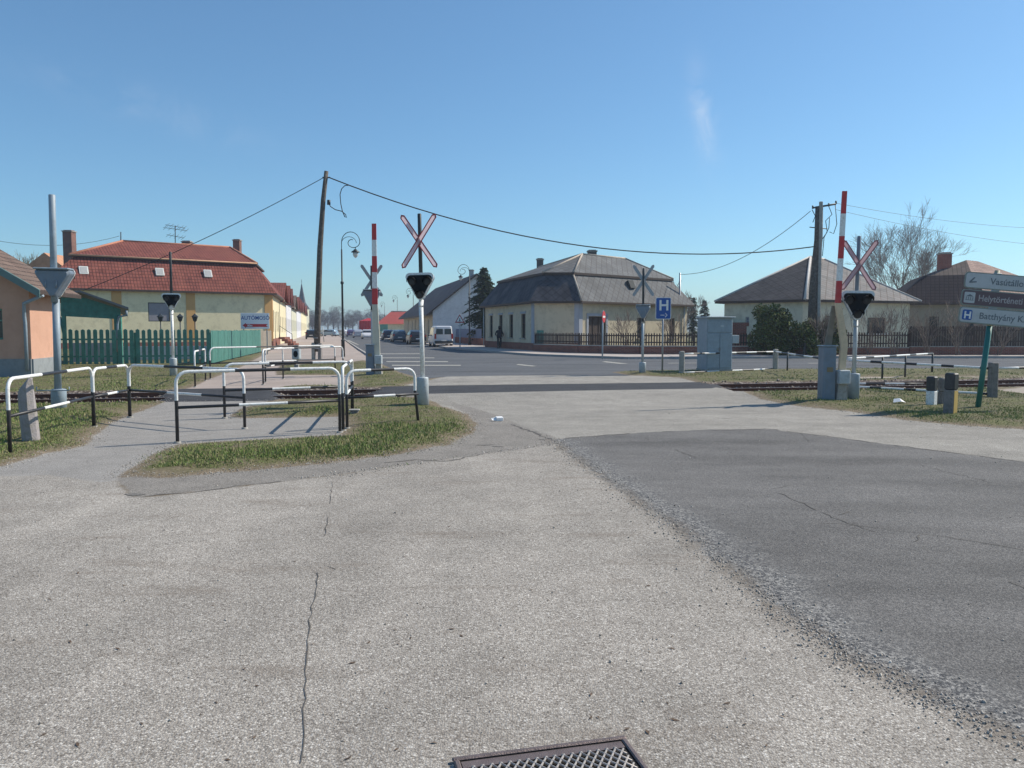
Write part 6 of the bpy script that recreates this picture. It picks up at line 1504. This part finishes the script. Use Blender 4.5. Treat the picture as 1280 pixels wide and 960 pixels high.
for i, (px, Y_, H, lb) in enumerate(((785, 49.5, 3.9, 'bare brown shrub behind the picket fence before the ochre house'), (838, 49, 3.4, 'slender bare shrub at the right end of the ochre house'), (1030, 44.5, 3.6, 'bare twiggy shrub just right of the evergreen bush'),
        (1085, 45.5, 3.8, 'bare shrub in front of the window of the pale house'), (1120, 44.6, 4.0, 'tangled bare shrub right of the pale house window'), (1160, 45, 3.8, 'bare shrub before the dark fence under the brick chimney'), (1200, 44.7, 3.9, 'bare shrub left of the teal sign post'), (1250, 45, 3.8, 'bare shrub behind the lowest name plate'))):
    bare_tree((XAT(px, Y_), Y_, 0), H, lb, 30+i, .55, 4, .06, .20, name='bare_shrub', cat='shrub', n0=4, group='bare shrubs along the far fences', twr=.010, multi=3, ks=(2, 3), lf=1.35, mat=m_shrubtwig)
bare_tree((XAT(1218, 47), 47, 0), 4.6, 'taller bare sapling between the right hand name plates and the fence', 50, .5, 4, .08, .25, name='bare_shrub', cat='shrub', n0=5, twr=.01)
bare_tree((XAT(22, 96), 96, 0), 14.3, 'pale bare treetop just above the brown tiled shed roof', 60, .5, 5, .2, .35, mat=surf('pale twigs', (.3, .26, .18), .9), n0=5, twr=.02)
for i, px in enumerate((1134, 1168, 1195)):
    pass
# conifer
def conifer(loc, H, W, label, seed, n=44, mat=m_conifer):
    r_ = random.Random(seed); t = thing('spruce_tree', label, 'tree', loc); MB().tube([(0, 0, -.1), (0, 0, H*.5), (0, 0, H)], [.13*H/7, .08*H/7, .01], 8).build('trunk', m_bark, t)
    V = []; Fs = []
    for k in range(n*7):
        f = (k/(n*7))**.85; z = H*(.10+.88*f); rad = W/2*(1-f)**.62*(.55+.45*min(1, f*3.5))*(1 if r_.random() < .8 else 1.25)*r_.uniform(.7, 1.05)+.08; az = r_.uniform(0, 6.283)
        d = Vector((math.cos(az), math.sin(az), 0)); side = Vector((-d.y, d.x, 0)); m = max(4, int(rad*11))
        for j in range(m):
            s_ = (j+.6)/m; q = d*rad*s_+Vector((0, 0, z+.12*rad*s_-.22*rad*s_*s_*1.6))
            for w in range(3):
                L = (.16+.13*(1-s_))*r_.uniform(.7, 1.3); dr_ = (side*r_.uniform(-1, 1)+d*r_.uniform(.1, .9)+Vector((0, 0, r_.uniform(-.7, .25)))).normalized(); nn = dr_.cross(Vector((r_.random()-.5, r_.random()-.5, r_.random()))).normalized()*.045
                i0 = len(V); V += [q-nn, q+nn, q+dr_*L+nn*.5, q+dr_*L-nn*.5]; Fs.append((i0, i0+1, i0+2, i0+3))
    tris_object_parent('crown', V, Fs, mat, t); return t
def tris_object_parent(name, V, Fs, mat, parent):
    o = tris_object(name, np.array([tuple(v) for v in V]), np.array(Fs), mat); o.parent = parent; return o
conifer((XAT(605, 76), 76, 0), 7.5, 4.6, 'dark spruce tree beside the ochre corner house', 3)
conifer((XAT(866, 100), 100, 0), 5.6, 2.2, 'left one of two small distant conifers behind the brick outbuilding', 4, 20)
conifer((XAT(880, 104), 104, 0), 5.4, 2.2, 'right one of two small distant conifers behind the brick outbuilding', 6, 20)
def bush(loc, rx, ry, rz, label, seed, n=9000, mat=m_shrub):
    r_ = np.random.default_rng(seed); t = thing('evergreen_bush', label, 'bush', loc)
    MB().tube([(0, 0, -.1), (0.05, 0, rz*.8)], [.12, .05], 6).build('stem', m_bark, t)
    cs = np.stack([r_.uniform(-.6, .6, 22)*rx, r_.uniform(-.6, .6, 22)*ry, rz*r_.uniform(.3, 1.55, 22)], -1); cr_ = r_.uniform(.28, .5, 22)*rx
    k = r_.integers(0, 22, n); d = r_.normal(size=(n, 3)); d /= np.linalg.norm(d, axis=1)[:, None]; rad = cr_[k]*r_.uniform(.55, 1.08, n)
    c = cs[k]+d*rad[:, None]; c[:, 2] = np.clip(c[:, 2], .05, None); a_ = r_.normal(size=(n, 3)); a_ /= np.linalg.norm(a_, axis=1)[:, None]; b_ = np.cross(a_, r_.normal(size=(n, 3))); b_ /= np.linalg.norm(b_, axis=1)[:, None]; s_ = r_.uniform(.04, .09, n)[:, None]
    V = np.stack([c-a_*s_-b_*s_*.5, c+a_*s_-b_*s_*.5, c+a_*s_+b_*s_*.5, c-a_*s_+b_*s_*.5], 1).reshape(-1, 3)
    o = tris_object('crown', V, np.arange(len(V)).reshape(-1, 4), mat); o.parent = t
bush((XAT(970, 45.3), 45.3, 0), 1.55, 1.1, 1.65, 'rounded yellow green evergreen bush before the pale house', 2, 9500)
bush((XAT(1038, 45.2), 45.2, 0), .9, .8, 1.5, 'darker evergreen bush behind the right barrier', 8, 2600)
bush((XAT(1006, 44.6), 44.6, 0), .8, .8, 1.25, 'low dark ivy bush around the foot of the twin pole', 9, 2600)
# distant wood at the end of the street: separate trees
protos = []
for i in range(3):
    r_ = np.random.default_rng(70+i); t = thing('distant_tree', 'x', 'tree', (0, 0, 0)); MB().tube([(0, 0, -.2), (0, 0, 6)], [.4, .2], 6).build('trunk', m_bark, t)
    n = 5200; cs = np.stack([r_.uniform(-3.6, 3.6, 14), r_.uniform(-3, 3, 14), r_.uniform(4, 9.4, 14)], -1); k = r_.integers(0, 14, n); d = r_.normal(size=(n, 3)); d /= np.linalg.norm(d, axis=1)[:, None]
    c = cs[k]+d*(r_.uniform(.3, 1, n)**.5*r_.uniform(1.6, 2.4, 14)[k])[:, None]; a_ = d+r_.normal(size=(n, 3))*.6+np.array([0, 0, .6]); a_ /= np.linalg.norm(a_, axis=1)[:, None]; b_ = np.cross(a_, r_.normal(size=(n, 3))); b_ /= np.linalg.norm(b_, axis=1)[:, None]
    L = r_.uniform(.3, .8, n)[:, None]; V = np.stack([c-b_*.035, c+b_*.035, c+a_*L+b_*.01], 1).reshape(-1, 3)
    o = tris_object('crown', V, np.arange(len(V)).reshape(-1, 3), m_twigfar); o.parent = t; protos.append(t)
cnt = 0
spots = [(385, 350, .9), (391, 380, 1.0), (400, 365, .85), (410, 390, 1.0), (417, 360, 1.0), (423, 345, .8), (432, 372, .8), (441, 390, .95), (448, 350, .75), (455, 392, 1.0), (463, 360, .9), (470, 385, .95), (478, 370, .8), (487, 340, .7), (393, 300, .5), (436, 300, .55), (500, 330, .6), (862, 190, .45), (890, 200, .4)]
for i, (px, Y_, s_) in enumerate(spots):
    t = protos[i] if i < 3 else copy_tree(protos[i % 3]); t.location = (XAT(px, Y_), Y_, 0); t.scale = (s_, s_, s_*rnd.uniform(.92, 1.08)); t.rotation_euler = (0, 0, rnd.uniform(0, 6.28))
    if px < 800: tag(t, 'hazy bare tree in the wood closing the end of the street', 'tree', 'bare trees at the end of the street')
    else: tag(t, 'hazy bare tree beyond the gap right of the ochre house', 'tree', 'bare trees beyond the gap')
# hedge-like garden clutter at the end

# ------------------------------------------------------------------ haze: one closed box of even thin air
hz_, nt, b = newmat('haze air'); nt.nodes.remove(b)
pv = nt.nodes.new('ShaderNodeVolumePrincipled'); pv.inputs['Color'].default_value = (.72, .82, 1, 1); pv.inputs['Density'].default_value = HAZE; pv.inputs['Anisotropy'].default_value = .3
nt.links.new(pv.outputs[0], nt.nodes['Material Output'].inputs['Volume'])
tag(MB().box((0, 920, 11), (2900, 1990, 26)).build('haze', hz_), kind='stuff')
